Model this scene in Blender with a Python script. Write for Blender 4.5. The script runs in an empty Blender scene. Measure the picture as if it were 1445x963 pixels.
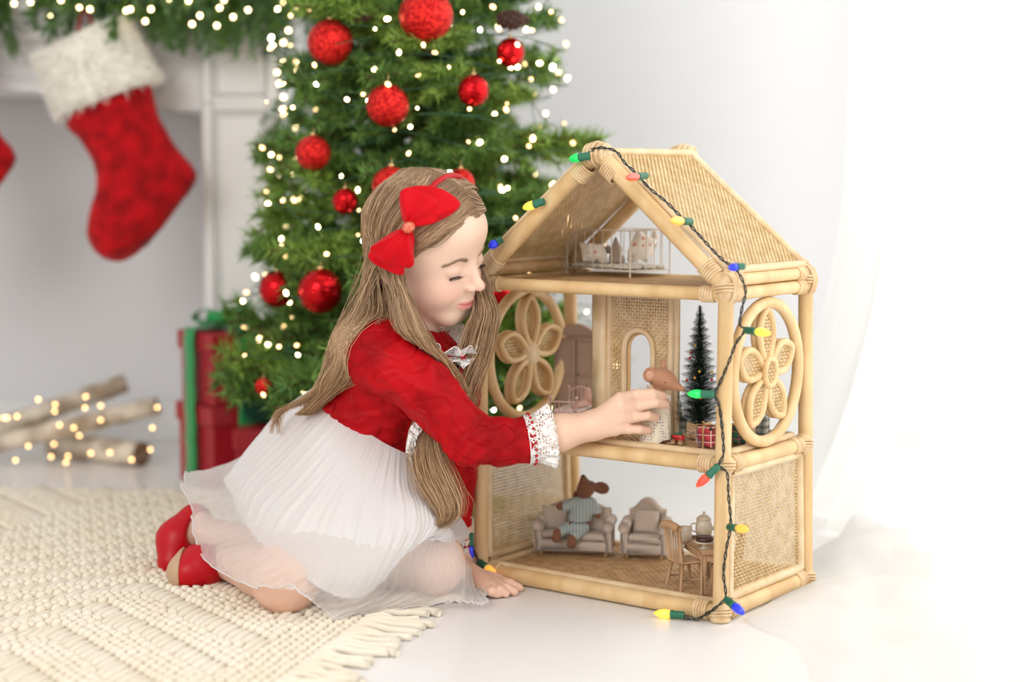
import bpy, math, random
import numpy as np
from mathutils import Vector, Matrix, Euler, noise
from math import sin, cos, pi, sqrt, atan2, radians as R
random.seed(7); RNG = np.random.default_rng(7)
S = bpy.context.scene; COL = S.collection
# ------------------------------------------------------------------ camera, world, lights, exposure
FPX, TH, CH = 2353.5, .098, .635
cd = bpy.data.cameras.new('camera'); cam = bpy.data.objects.new('camera', cd); COL.objects.link(cam)
cam.location = (0, 0, CH); cam.rotation_euler = (pi/2 - TH, 0, 0)
cd.sensor_width = 36; cd.lens = FPX*36/1445; cd.clip_start = .05
cd.dof.use_dof = True; cd.dof.focus_distance = 2.47; cd.dof.aperture_fstop = cd.lens/1000/.036
S.camera = cam
wd = bpy.data.worlds.new('world'); S.world = wd; wd.use_nodes = True
bg = wd.node_tree.nodes['Background']; bg.inputs[0].default_value = (1.0, .985, .965, 1); bg.inputs[1].default_value = .80
def area(name, loc, target, sx, sy, power, col):
    l = bpy.data.lights.new(name, 'AREA'); l.shape = 'RECTANGLE'; l.size = sx; l.size_y = sy; l.energy = power; l.color = col
    o = bpy.data.objects.new(name, l); COL.objects.link(o); o.location = loc
    o.rotation_euler = (Vector(target) - Vector(loc)).to_track_quat('-Z', 'Y').to_euler(); return o
area('window_daylight', (1.75, 2.3, 1.25), (0, 2.5, .5), 2.6, 2.3, 68, (1, .985, .965))
area('added_front_fill', (-1.6, -1.0, 2.2), (-.2, 2.7, .3), 1.9, 1.9, 66, (1, .965, .92))  # unseen area lamp added behind the camera to fill from the front left
S.view_settings.view_transform = 'Standard'; S.view_settings.look = 'None'; S.view_settings.gamma = 1
S.view_settings.exposure = 0.0
S.cycles.use_denoising = True
S.cycles.max_bounces = 8; S.cycles.transparent_max_bounces = 24; S.cycles.sample_clamp_indirect = 6
# ------------------------------------------------------------------ helpers
CT, ST = cos(TH), sin(TH)
def ray(px, py):
    u = (px-722.5)/FPX; v = (py-481.5)/FPX
    return np.array([u, CT - v*ST, -v*CT - ST])       # direction; camera at (0,0,CH)
CAM = np.array([0, 0, CH])
def at(px, py, Y):
    d = ray(px, py); return CAM + d*(Y/d[1])
def ground(px, py, z=0.):
    d = ray(px, py); return CAM + d*((z-CH)/d[2])
def plane(px, py, p, n):
    d = ray(px, py); n = np.array(n); return CAM + d*(np.dot(np.array(p)-CAM, n)/np.dot(d, n))
def pxm(Y): return Y/FPX                               # metres per pixel at distance Y
MATS = {}
def mat(name, col=(.8, .8, .8), rough=.5, bump=None, var=None, sheen=0, spec=.5, metal=0, trans=0, emit=None, alpha=1, sub=0, coat=0, attr=None, subcol=None, streak=None):
    """procedural principled material; bump=(scale,strength,distance), var=(scale,colour2,detail[,stretch])"""
    if name in MATS: return MATS[name]
    m = bpy.data.materials.new(name); m.use_nodes = True; nt = m.node_tree; N = nt.nodes; L = nt.links
    b = N['Principled BSDF']; b.inputs['Base Color'].default_value = (*col, 1); b.inputs['Roughness'].default_value = rough
    b.inputs['Metallic'].default_value = metal; b.inputs['Specular IOR Level'].default_value = spec
    b.inputs['Alpha'].default_value = alpha; b.inputs['Transmission Weight'].default_value = trans
    b.inputs['Coat Weight'].default_value = coat
    if sheen: b.inputs['Sheen Weight'].default_value = sheen; b.inputs['Sheen Roughness'].default_value = .4
    if sub:
        b.inputs['Subsurface Weight'].default_value = sub; b.inputs['Subsurface Scale'].default_value = .008
        b.inputs['Subsurface Radius'].default_value = subcol or (1, .35, .2)
    if emit: b.inputs['Emission Color'].default_value = (*emit[0], 1); b.inputs['Emission Strength'].default_value = emit[1]
    tc = N.new('ShaderNodeTexCoord')
    src = None
    if attr:
        a = N.new('ShaderNodeAttribute'); a.attribute_name = attr; src = a.outputs['Color']; L.new(src, b.inputs['Base Color'])
    if var:
        n = N.new('ShaderNodeTexNoise'); n.inputs['Scale'].default_value = var[0]; n.inputs['Detail'].default_value = var[2]
        mp = N.new('ShaderNodeMapping'); L.new(tc.outputs['Object'], mp.inputs[0]); L.new(mp.outputs[0], n.inputs['Vector'])
        if len(var) > 3: mp.inputs['Scale'].default_value = var[3]
        r = N.new('ShaderNodeMapRange'); r.inputs[1].default_value = .38; r.inputs[2].default_value = .62; L.new(n.outputs[0], r.inputs[0])
        mx = N.new('ShaderNodeMix'); mx.data_type = 'RGBA'; L.new(r.outputs[0], mx.inputs[0])
        mx.inputs[6].default_value = (*col, 1); mx.inputs[7].default_value = (*var[1], 1)
        if src: L.new(src, mx.inputs[6])
        L.new(mx.outputs[2], b.inputs['Base Color'])
    if bump:
        n = N.new('ShaderNodeTexNoise'); n.inputs['Scale'].default_value = bump[0]; n.inputs['Detail'].default_value = 4
        L.new(tc.outputs['Object'], n.inputs['Vector'])
        bp = N.new('ShaderNodeBump'); bp.inputs['Strength'].default_value = bump[1]; bp.inputs['Distance'].default_value = bump[2]
        L.new(n.outputs[0], bp.inputs['Height']); L.new(bp.outputs[0], b.inputs['Normal'])
    MATS[name] = m; return m
def wavemat(name, c1, c2, scale, axis='X', rough=.8, plaid=False, c3=None, dots=None, thin=.5):
    """striped / plaid / dotted cloth"""
    if name in MATS: return MATS[name]
    m = mat(name, c1, rough, sheen=.3); nt = m.node_tree; N = nt.nodes; L = nt.links; b = N['Principled BSDF']
    tc = N.new('ShaderNodeTexCoord'); cur = None
    def lay(base, fac, colr):
        mx = N.new('ShaderNodeMix'); mx.data_type = 'RGBA'; L.new(fac, mx.inputs[0])
        if base is None: mx.inputs[6].default_value = (*c1, 1)
        else: L.new(base, mx.inputs[6])
        mx.inputs[7].default_value = (*colr, 1); return mx.outputs[2]
    def stripes(ax, sc, thr, k=1.):
        sp = N.new('ShaderNodeSeparateXYZ'); L.new(tc.outputs['Object'], sp.inputs[0])
        mu = N.new('ShaderNodeMath'); mu.operation = 'MULTIPLY'; L.new(sp.outputs[ax], mu.inputs[0]); mu.inputs[1].default_value = sc
        fr = N.new('ShaderNodeMath'); fr.operation = 'FRACT'; L.new(mu.outputs[0], fr.inputs[0])
        gt = N.new('ShaderNodeMath'); gt.operation = 'LESS_THAN'; L.new(fr.outputs[0], gt.inputs[0]); gt.inputs[1].default_value = thr
        mm = N.new('ShaderNodeMath'); mm.operation = 'MULTIPLY'; L.new(gt.outputs[0], mm.inputs[0]); mm.inputs[1].default_value = k
        return mm.outputs[0]
    if dots:
        v = N.new('ShaderNodeTexVoronoi'); v.inputs['Scale'].default_value = dots[0]; v.inputs['Randomness'].default_value = dots[2] if len(dots) > 2 else .6; L.new(tc.outputs['Object'], v.inputs['Vector'])
        lt = N.new('ShaderNodeMath'); lt.operation = 'LESS_THAN'; L.new(v.outputs['Distance'], lt.inputs[0]); lt.inputs[1].default_value = dots[1]
        if c3:
            mx = N.new('ShaderNodeMix'); mx.data_type = 'RGBA'; s = N.new('ShaderNodeSeparateColor'); L.new(v.outputs['Color'], s.inputs[0])
            g = N.new('ShaderNodeMath'); g.operation = 'GREATER_THAN'; L.new(s.outputs[0], g.inputs[0]); g.inputs[1].default_value = .5
            L.new(g.outputs[0], mx.inputs[0]); mx.inputs[6].default_value = (*c2, 1); mx.inputs[7].default_value = (*c3, 1)
            m2 = N.new('ShaderNodeMix'); m2.data_type = 'RGBA'; L.new(lt.outputs[0], m2.inputs[0]); m2.inputs[6].default_value = (*c1, 1); L.new(mx.outputs[2], m2.inputs[7]); cur = m2.outputs[2]
        else: cur = lay(None, lt.outputs[0], c2)
    elif plaid:
        cur = lay(None, stripes('X', scale, .45, .6), c2); cur = lay(cur, stripes('Z', scale, .45, .6), c2); cur = lay(cur, stripes('Y', scale, .45, .3), c2)
        if c3:
            cur = lay(cur, stripes('X', scale, .1, .9), c3); cur = lay(cur, stripes('Z', scale, .1, .9), c3)
    else: cur = lay(None, stripes(axis, scale, thin), c2)
    L.new(cur, b.inputs['Base Color']); return m
# geometry is collected as (verts ndarray, faces list) chunks
class G:
    def __init__(s): s.v = []; s.f = []; s.n = 0
    def add(s, v, f):
        v = np.asarray(v, float); s.v.append(v); s.f.extend([tuple(int(i)+s.n for i in q) for q in f]); s.n += len(v); return s
    def addnp(s, v, q):
        s.v.append(np.asarray(v, float)); s.f.extend((np.asarray(q)+s.n).tolist()); s.n += len(v); return s
    def box(s, c, d, rot=None, bev=0):
        c = np.array(c, float); h = np.array(d, float)/2
        if bev:
            b = min(bev, *(h*.9)); vs = []; 
            for sx in (-1, 1):
                for sy in (-1, 1):
                    for sz in (-1, 1):
                        k = np.array([sx, sy, sz])
                        for a in range(3):
                            e = h.copy() - b; e[a] = h[a]; vs.append(k*e)
            def ix(sx, sy, sz, a): return ((sx > 0)*4 + (sy > 0)*2 + (sz > 0))*3 + a
            fs = []
            for a in range(3):
                o = [i for i in range(3) if i != a]
                for sg in (-1, 1):
                    q = []
                    for (p, r) in ((-1, -1), (1, -1), (1, 1), (-1, 1)):
                        t = [0]*3; t[a] = sg; t[o[0]] = p; t[o[1]] = r; q.append(ix(*t, a))
                    fs.append(q)
            for a in range(3):       # edges parallel to axis a
                o = [i for i in range(3) if i != a]
                for p in (-1, 1):
                    for r in (-1, 1):
                        t0 = [0]*3; t0[o[0]] = p; t0[o[1]] = r; t0[a] = -1; t1 = list(t0); t1[a] = 1
                        fs.append([ix(*t0, o[0]), ix(*t1, o[0]), ix(*t1, o[1]), ix(*t0, o[1])])
            for sx in (-1, 1):
                for sy in (-1, 1):
                    for sz in (-1, 1): fs.append([ix(sx, sy, sz, 0), ix(sx, sy, sz, 1), ix(sx, sy, sz, 2)])
            v = np.array(vs)
        else:
            v = np.array([[x, y, z] for x in (-1, 1) for y in (-1, 1) for z in (-1, 1)])*h
            fs = [(0, 1, 3, 2), (4, 6, 7, 5), (0, 4, 5, 1), (2, 3, 7, 6), (0, 2, 6, 4), (1, 5, 7, 3)]
        if rot is not None: v = v @ np.array(Euler(rot).to_matrix()).T
        return s.add(v + c, fs)
    def tube(s, pts, r, n=10, closed=False, cap=True, flat=1.0, up=None):
        P = np.array(pts, float); m = len(P); r = np.full(m, r) if np.isscalar(r) else np.asarray(r, float)
        if closed: T = np.roll(P, -1, 0) - np.roll(P, 1, 0)
        else: T = np.gradient(P, axis=0)
        T /= np.maximum(np.linalg.norm(T, axis=1), 1e-12)[:, None]
        u = np.array(up if up is not None else ([0, 0, 1] if abs(T[0][2]) < .9 else [1, 0, 0]), float)
        U = []
        for t in T:
            u2 = u - t*np.dot(u, t); ln = np.linalg.norm(u2)
            if ln < 1e-6: u2 = np.cross(t, [.3, .9, .1]); ln = np.linalg.norm(u2)
            u2 = u2/ln; U.append(u2)
            if up is None: u = u2
        U = np.array(U); V = np.cross(T, U); a = np.arange(n)*2*pi/n
        v = P[:, None] + r[:, None, None]*(np.cos(a)[None, :, None]*U[:, None]*flat + np.sin(a)[None, :, None]*V[:, None])
        f = []
        for i in range(m if closed else m-1):
            j = (i+1) % m
            for k in range(n): f.append((i*n+k, j*n+k, j*n+(k+1) % n, i*n+(k+1) % n)[::-1])
        if cap and not closed: f.append(tuple(range(n))); f.append(tuple(range(n*m-1, n*m-n-1, -1)))
        return s.add(v.reshape(-1, 3), f)
    def lathe(s, prof, c=(0, 0, 0), n=20, rot=None, scale=(1, 1, 1)):
        c = np.array(c, float); pr = np.array(prof, float); a = np.arange(n)*2*pi/n
        v = np.stack([pr[:, 0][:, None]*np.cos(a), pr[:, 0][:, None]*np.sin(a), np.repeat(pr[:, 1][:, None], n, 1)], -1).reshape(-1, 3)*np.array(scale)
        if rot is not None: v = v @ np.array(Euler(rot).to_matrix()).T
        m = len(pr); f = [(i*n+k, i*n+(k+1) % n, (i+1)*n+(k+1) % n, (i+1)*n+k) for i in range(m-1) for k in range(n)]
        if pr[0, 0] > 1e-5: f.append(tuple(range(n-1, -1, -1)))
        if pr[-1, 0] > 1e-5: f.append(tuple(range((m-1)*n, m*n)))
        return s.add(v + c, f)
    def ball(s, c, r, n=12, m=8, rot=None):
        r = (r, r, r) if np.isscalar(r) else r
        t = np.linspace(0, pi, m+1); pr = np.stack([np.maximum(np.sin(t), 1e-4), -np.cos(t)], -1)
        return s.lathe(pr, c, n, rot, r)
    def grid(s, P, closed=False, thick=0):
        P = np.asarray(P, float); a, b = P.shape[:2]
        f = [(i*b+j, (i+1)*b+j, (i+1)*b+(j+1) % b, i*b+(j+1) % b) for i in range(a-1) for j in range(b if closed else b-1)]
        return s.add(P.reshape(-1, 3), f)
    def prism(s, poly, z0, z1, tf=lambda p: p):
        """poly: list of (x,y); extruded z0..z1, tf maps to 3-D"""
        n = len(poly); v = [tf((x, y, z)) for z in (z0, z1) for x, y in poly]
        f = [tuple(range(n-1, -1, -1)), tuple(range(n, 2*n))] + [(i, (i+1) % n, n+(i+1) % n, n+i) for i in range(n)]
        return s.add(v, f)
    def xf(s, M):
        M = np.array(M); s.v = [x @ M[:3, :3].T + M[:3, 3] for x in s.v]; return s
    def build(s, name, m, parent=None, smooth=True, kind=None, label=None, edge=None, loc=None, attr=None):
        me = bpy.data.meshes.new(name); V = np.concatenate(s.v)
        if loc is not None: V = V - np.array(loc)
        me.from_pydata(V.tolist(), [], s.f); me.update()
        if smooth:
            me.polygons.foreach_set('use_smooth', [True]*len(me.polygons))
            if edge: me.set_sharp_from_angle(angle=edge)
        for mm in (m if isinstance(m, (list, tuple)) else [m]): me.materials.append(mm)
        if attr is not None:
            a = me.color_attributes.new('Col', 'FLOAT_COLOR', 'POINT'); a.data.foreach_set('color', np.concatenate([attr, np.ones((len(attr), 1))], 1).ravel())
        o = bpy.data.objects.new(name, me); COL.objects.link(o)
        if parent is not None: o.parent = parent
        if loc is not None: o.location = loc
        if kind: o['kind'] = kind
        if label: o['label'] = label
        return o
def thing(name, label, cat, loc=(0, 0, 0), rz=0, group=None):
    o = bpy.data.objects.new(name, None); COL.objects.link(o); o.location = loc; o.rotation_euler = (0, 0, rz)
    o.empty_display_size = .02; return tag(o, label, cat, group)
def tag(o, label, cat, group=None):
    o['label'] = label; o['category'] = cat
    if group: o['group'] = group
    return o
def struct(o): o['kind'] = 'structure'; return o
def reroot(root, loc):
    """children were built in world coordinates: give the empty its base position and keep them where they are"""
    loc = Vector(loc); root.location = loc
    for ch in root.children: ch.matrix_parent_inverse = Matrix.Translation(-loc)
def copy_tree(o, parent=None):
    c = o.copy(); COL.objects.link(c)
    if parent is not None: c.parent = parent
    for ch in o.children: copy_tree(ch, c)
    return c
def spline(P, n, closed=False):
    """Catmull-Rom through control points (any dimension), n samples"""
    P = np.asarray(P, float); m = len(P)
    if closed: t = np.arange(n)*m/n; i = np.floor(t).astype(int); u = t-i; g = lambda k: P[(i+k) % m]
    else:
        t = np.linspace(0, m-1, n); i = np.minimum(np.floor(t).astype(int), m-2); u = t-i
        E = np.concatenate([[2*P[0]-P[1]], P, [2*P[-1]-P[-2]]]); g = lambda k: E[i+k+1]
    sh = (-1,)+(1,)*(P.ndim-1); u = u.reshape(sh)
    return .5*((2*g(0)) + (-g(-1)+g(1))*u + (2*g(-1)-5*g(0)+4*g(1)-g(2))*u*u + (-g(-1)+3*g(0)-3*g(1)+g(2))*u**3)
def surfnet(f, lo, hi, h):
    """surface nets of the implicit function f(X,Y,Z) (negative inside)"""
    lo = np.array(lo, float); n = np.ceil((np.array(hi)-lo)/h).astype(int)+1
    ax = [lo[k]+h*np.arange(n[k]) for k in range(3)]
    F = np.empty(n, np.float32)
    for a in range(0, n[0], 24):
        X, Y, Z = np.meshgrid(ax[0][a:a+24].astype(np.float32), ax[1].astype(np.float32), ax[2].astype(np.float32), indexing='ij'); F[a:a+24] = f(X, Y, Z)
    I = F < 0; c = np.array(n)-1
    cnt = np.zeros(c, np.int16); acc = np.zeros((3,)+tuple(c), np.float32)
    mn = I[:-1, :-1, :-1].copy(); mx = mn.copy()
    for dx in (0, 1):
        for dy in (0, 1):
            for dz in (0, 1):
                q = I[dx:dx+c[0], dy:dy+c[1], dz:dz+c[2]]; mn &= q; mx |= q
    act = mx & ~mn; idx = np.argwhere(act); ids = -np.ones(c, np.int64); ids[act] = np.arange(len(idx))
    P = np.zeros((len(idx), 3)); W = np.zeros(len(idx))
    for a in range(3):
        o = [k for k in range(3) if k != a]
        for d0 in (0, 1):
            for d1 in (0, 1):
                off = np.zeros(3, int); off[o[0]] = d0; off[o[1]] = d1
                A = idx+off; B = A.copy(); B[:, a] += 1
                fa = F[A[:, 0], A[:, 1], A[:, 2]]; fb = F[B[:, 0], B[:, 1], B[:, 2]]
                k = (fa < 0) != (fb < 0); t = np.where(k, fa/np.where(k, fa-fb, 1), 0)
                pt = off[None].repeat(len(idx), 0).astype(float); pt[:, a] = t
                P[k] += pt[k]; W += k
    V = lo + h*(idx + P/W[:, None])
    Q = []
    for a in range(3):
        o = [(a+1) % 3, (a+2) % 3]
        sl = [slice(1, c[k]) if k != a else slice(0, c[a]) for k in range(3)]
        s2 = list(sl); s2[a] = slice(1, c[a]+1)
        Fa = I[tuple(sl)]; Fb = I[tuple(s2)]
        for sg in (0, 1):
            e = np.argwhere((Fa & ~Fb) if sg == 0 else (~Fa & Fb)); 
            e = e + np.array([1 if k != a else 0 for k in range(3)])
            d = np.zeros((4, 3), int); d[1][o[0]] = -1; d[2][o[0]] = -1; d[2][o[1]] = -1; d[3][o[1]] = -1
            q = np.stack([ids[tuple((e+dd).T)] for dd in d], 1)
            q = q[(q >= 0).all(1)]; Q.append(q if sg == 0 else q[:, ::-1])
    Q = np.concatenate(Q); used = np.unique(Q); mp = -np.ones(len(V), np.int64); mp[used] = np.arange(len(used)); return V[used], mp[Q]
# implicit primitives
def smin(a, b, k): h = np.clip(.5+.5*(b-a)/k, 0, 1); return b*(1-h)+a*h - k*h*(1-h)
def smax(a, b, k): return -smin(-a, -b, k)
def sell(X, c, r, M=None):
    d = [X[i]-c[i] for i in range(3)]
    if M is not None: d = [M[0][i]*d[0]+M[1][i]*d[1]+M[2][i]*d[2] for i in range(3)]
    k0 = np.sqrt(sum((d[i]/r[i])**2 for i in range(3))); k1 = np.sqrt(sum((d[i]/r[i]**2)**2 for i in range(3)))+1e-9
    return k0*(k0-1)/k1
def scone(X, a, b, ra, rb, fl=None):
    ab = [b[i]-a[i] for i in range(3)]; L2 = sum(q*q for q in ab)+1e-12
    ap = [X[i]-a[i] for i in range(3)]; h = np.clip(sum(ap[i]*ab[i] for i in range(3))/L2, 0, 1)
    d = [ap[i]-ab[i]*h for i in range(3)]
    return np.sqrt(sum(q*q for q in d)) - (ra+(rb-ra)*h)
def chain(X, pts, rs, k=.006, d=None):
    for i in range(len(pts)-1):
        q = scone(X, pts[i], pts[i+1], rs[i], rs[i+1]); d = q if d is None else smin(d, q, k)
    return d
def sec(n): return True
# ------------------------------------------------------------------ the room
WALLY = 4.0
floorm = mat('white_floor', (.88, .87, .86), .30, bump=(6, .08, .004), var=(3, (.85, .84, .83), 3))
wallm = mat('white_wall', (.76, .76, .775), .8, bump=(60, .1, .001))
if sec('room'):
    struct(G().box((-.6, 2.6, -.02), (4.6, 6.4, .04)).build('floor', floorm, smooth=False))
    struct(G().box((-.6, WALLY+.05, 1.25), (4.6, .1, 2.5)).build('wall_back', wallm, smooth=False))
    struct(G().box((-2.85, 2.6, 1.25), (.1, 6.4, 2.5)).build('wall_left', wallm, smooth=False))
    g = G().box((1.25, 3.75, 1.25), (.1, .5, 2.5)); g.box((1.25, 2.3, 2.4), (.1, 2.4, .2)); g.box((1.25, .3, 1.25), (.1, 1.6, 2.5))
    struct(g.build('wall_right', wallm, smooth=False))
    g = G()
    for y in (1.12, 2.3, 3.48): g.box((1.22, y, 1.15), (.06, .05, 2.3))
    for z in (.03, 1.15, 2.28): g.box((1.22, 2.3, z), (.055, 2.4, .05))
    struct(g.build('window_1', mat('window_white', (.85, .85, .85), .4), smooth=False))
    struct(G().box((-.6, WALLY-.012, .05), (3.7, .024, .1), bev=.004).build('baseboard_back', mat('trim_white', (.8, .8, .8), .4), smooth=False))
# ------------------------------------------------------------------ rattan doll house
HA, HW, HD, HE, HM, HAP = .639, .437, .245, .470, .226, .666
HO = np.array([-.049, 2.605, 0.]); HX = np.array([cos(HA), -sin(HA), 0]); HY = np.array([sin(HA), cos(HA), 0]); HZ = np.array([0, 0, 1.])
def hl(x, y, z):                 # house local -> world
    return HO + HX*x + HY*y + HZ*z
def hloc(p): q = np.array(p)-HO; return np.array([q@HX, q@HY, q[2]])
def hplane_y(px, py, y): return hloc(plane(px, py, hl(0, y, 0), HY))     # point seen at the pixel on a depth layer of the house
def hfloor(px, py, z): return ground(px, py, z)
ratt = mat('rattan_cane', (.80, .58, .31), .42, var=(26, (.68, .45, .21), 4, (1, 1, .35)), bump=(240, .12, .0006), spec=.45)
ratt_l = mat('rattan_pale', (.83, .66, .43), .42, var=(30, (.74, .54, .31), 3), spec=.45)
wrapm = mat('rattan_binding', (.80, .61, .37), .38, var=(60, (.66, .45, .24), 2), spec=.5)
canem = mat('woven_cane', (.74, .55, .30), .5, var=(60, (.60, .41, .19), 3), spec=.35)
canef = mat('woven_cane_floor', (.60, .40, .21), .55, var=(50, (.46, .28, .13), 3), spec=.3)
def weave(g, org, U, V, N, w, h, pitch, inside=None, wid=.6, amp=.0007, th=.0005):
    org, U, V, N = map(np.array, (org, U, V, N))
    for d in (0, 1):
        nA = int((w if d == 0 else h)/pitch); L = h if d == 0 else w; m = int(L/pitch)
        for i in range(nA):
            s = (i+.5)*pitch; t = (np.arange(m)+.5)*pitch
            A, B = (U, V) if d == 0 else (V, U)
            ok = np.ones(m, bool)
            if inside is not None:
                ok = np.array([inside(*((s, q) if d == 0 else (q, s))) for q in t])
            j = 0
            while j < m:
                if not ok[j]: j += 1; continue
                k = j
                while k+1 < m and ok[k+1]: k += 1
                tt = t[j:k+1]
                if len(tt) > 1:
                    off = amp*np.where((np.arange(j, k+1)+i+d) % 2 == 0, 1, -1)
                    C = org + A*s + B*tt[:, None] + N*off[:, None]; hw = A*pitch*wid/2
                    v = np.concatenate([C-hw+N*th/2, C+hw+N*th/2, C+hw-N*th/2, C-hw-N*th/2]); n = len(tt); f = []
                    for a in range(n-1):
                        for b in range(4): f.append((b*n+a, b*n+a+1, ((b+1) % 4)*n+a+1, ((b+1) % 4)*n+a))
                    g.add(v, f)
                j = k+1
    return g
def rod(a, b, r, wob=.0, n=12):
    a = np.array(a, float); b = np.array(b, float); t = np.linspace(0, 1, 7)[:, None]; P = a+(b-a)*t
    return G().tube(P, r, n)
def wrap(c, axis, r, L, n=5, rr=.0016):
    """binding: rings of split cane round a rod"""
    g = G(); axis = np.array(axis, float); axis /= np.linalg.norm(axis)
    u = np.cross(axis, [0, 0, 1] if abs(axis[2]) < .9 else [1, 0, 0]); u /= np.linalg.norm(u); v = np.cross(axis, u)
    a = np.linspace(0, 2*pi, 15)[:-1]
    for k in range(n):
        cc = np.array(c)+axis*((k-(n-1)/2)*L/n)
        g.tube([cc+(r+rr*.4)*(cos(t)*u+sin(t)*v) for t in a], L/n*.52, 6, closed=True)
    return g
if sec('house'):
    H = thing('doll_house', 'tall natural rattan doll house with open front and gabled cane roof', 'doll house', tuple(HO), -HA)
    def HB(g, name, m=ratt, **k): return g.build(name, m, H, **k)
    DB = .262; W, E = HW, HE
    fr = -.004
    cor = [(0, 0), (W, 0), (W, HD), (0, HD)]; corb = [(0, 0), (W, -.006), (W, DB), (0, DB)]
    for (x, y), (xb, yb) in zip(cor, corb): HB(rod((xb, yb, .003), (x, y, E+.012), .0112), 'post')
    # bottom, middle and eave rails
    for z, r, c2, nm in ((.0135, .0125, corb, 'bottom_rail'), (HM, .0112, cor, 'middle_rail'), (E, .0098, cor, 'eave_rail')):
        for i in range(4):
            a, b = c2[i], c2[(i+1) % 4]; HB(rod((*a, z), (*b, z), r), nm)
    for x in (0, W): HB(rod((x, 0, E+.020), (x, HD, E+.020), .0095), 'upper_eave_rail')
    for z, nm in ((.0225, 'floor_edging'), (HM+.013, 'floor_edging'),):
        d = DB if z < .1 else HD
        for a, b in (((.012, .012), (W-.012, .012)), ((.012, d-.012), (W-.012, d-.012)), ((.012, .012), (.012, d-.012)), ((W-.012, .012), (W-.012, d-.012))):
            HB(rod((*a, z), (*b, z), .0062, n=8), nm, ratt_l)
    for z, nm, d in ((.0215, 'lower_floor', DB), (HM+.012, 'middle_floor', HD), (E+.004, 'attic_floor', HD)):
        g = weave(G(), (.01, .01, z), (1, 0, 0), (0, 1, 0), (0, 0, 1), W-.02, d-.02, .0062, wid=.93, amp=.0008, th=.0009)
        HB(g, nm, canef, smooth=False, kind='stuff')
    # gable frames, ridge, roof
    ap = (W/2, HAP)
    for y, r in ((0, .0125), (HD, .0115)):
        for x in (0, W):
            ox = .012 if x == 0 else -.012
            HB(rod((x, y, E+.010), (ap[0]-ox*.4, y, ap[1]+.002), r), 'rafter')
    for dx in (-.012, .012): HB(rod((W/2+dx, -.004, HAP+.004), (W/2+dx, HD+.004, HAP+.004), .0085), 'ridge_rod')
    for sgn, x0 in ((1, 0), (-1, W)):
        a = np.array([x0, 0, E+.027]); b = np.array([W/2-sgn*.010, 0, HAP+.006]); d = b-a; L = np.linalg.norm(d); d /= L
        nrm = np.cross(d, [0, 1, 0]); nrm *= np.sign(nrm[2])
        q0 = a + d*.004
        HB(weave(G(), q0+nrm*.004+np.array([0, .012, 0]), (0, 1, 0), d, nrm, HD-.020, L-.008, .0052, wid=.68, amp=.0010), 'roof_cane', canem, smooth=False, kind='stuff')
        o = nrm*.006
        for y in (.008, HD-.008): HB(rod(a+o+np.array([0, y, 0]), b+o+np.array([0, y, 0]), .0058, n=8), 'roof_edging', ratt_l)
        HB(rod(a+d*.004+o, a+d*.004+o+np.array([0, HD, 0]), .0058, n=8), 'roof_edging', ratt_l)
        HB(rod(b-d*.006+o, b-d*.006+o+np.array([0, HD, 0]), .0058, n=8), 'roof_edging', ratt_l)
    # side panels of cane below
    for x in (0, W):
        z0, z1, y0, y1 = .032, HM-.014, .018, DB-.020
        for a, b in (((y0, z0), (y1, z0)), ((y0, z1), (y1-.012, z1)), ((y0, z0), (y0, z1)), ((y1, z0), (y1-.010, z1))):
            HB(rod((x, *a), (x, *b), .0072, n=8), 'panel_frame', ratt_l)
        HB(weave(G(), (x, y0, z0), (0, 1, 0), (0, 0, 1), (1, 0, 0), y1-y0-.004, z1-z0, .0052, wid=.42, amp=.0006), 'side_cane', canem, smooth=False, kind='stuff')
    # flower windows
    cz, cy = (HM+E)/2+.001, HD/2; rz_, ry_ = .103, .101
    def inpoly(poly):
        P = np.array(poly)
        def f(a, b):
            x, y = P[:, 0], P[:, 1]; x2, y2 = np.roll(x, -1), np.roll(y, -1)
            c = ((y > b) != (y2 > b)) & (a < (x2-x)*(b-y)/np.where(y2 == y, 1e-9, y2-y)+x); return bool(c.sum() % 2)
        return f
    for x in (0, W):
        t = np.linspace(0, 2*pi, 61)[:-1]
        HB(G().tube([(x, cy+ry_*cos(a), cz+rz_*sin(a)) for a in t], .0088, 12, closed=True), 'round_window_frame')
        for k in range(5):
            an = pi/2 + k*2*pi/5 + .04; ln = .086 if k == 0 else .080; wd_ = .0212
            s_ = np.linspace(0, 1, 26); loop = []
            for sgn in (1, -1):
                for q in (s_ if sgn == 1 else s_[::-1][1:-1]):
                    rr_ = .016 + ln*q - .008; ww = sgn*wd_*sin(pi*min(1, q)**1.25)**.75 if 0 < q < 1 else 0
                    loop.append((cos(an)*rr_-sin(an)*ww, sin(an)*rr_+cos(an)*ww))
            sg2 = 1 if x > 0 else -1
            for dx, r in ((0, .0058), (-.009*sg2, .0052)):
                HB(G().tube([(x+dx, cy+a*.97, cz+b) for a, b in loop], r, 8, closed=True), 'petal')
            P2 = [(a*.97+.11, b+.11) for a, b in loop]
            HB(weave(G(), (x, cy-.11, cz-.11), (0, 1, 0), (0, 0, 1), (1, 0, 0), .22, .22, .0052, inpoly(P2), wid=.5, amp=.0006), 'petal_cane', canem, smooth=False, kind='stuff')
        g = G(); cx_ = x+.007
        g.tube([(cx_, cy+.017*cos(a), cz+.020*sin(a)) for a in np.linspace(0, 2*pi, 25)[:-1]], .0045, 8, closed=True); HB(g, 'flower_centre_ring')
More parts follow.
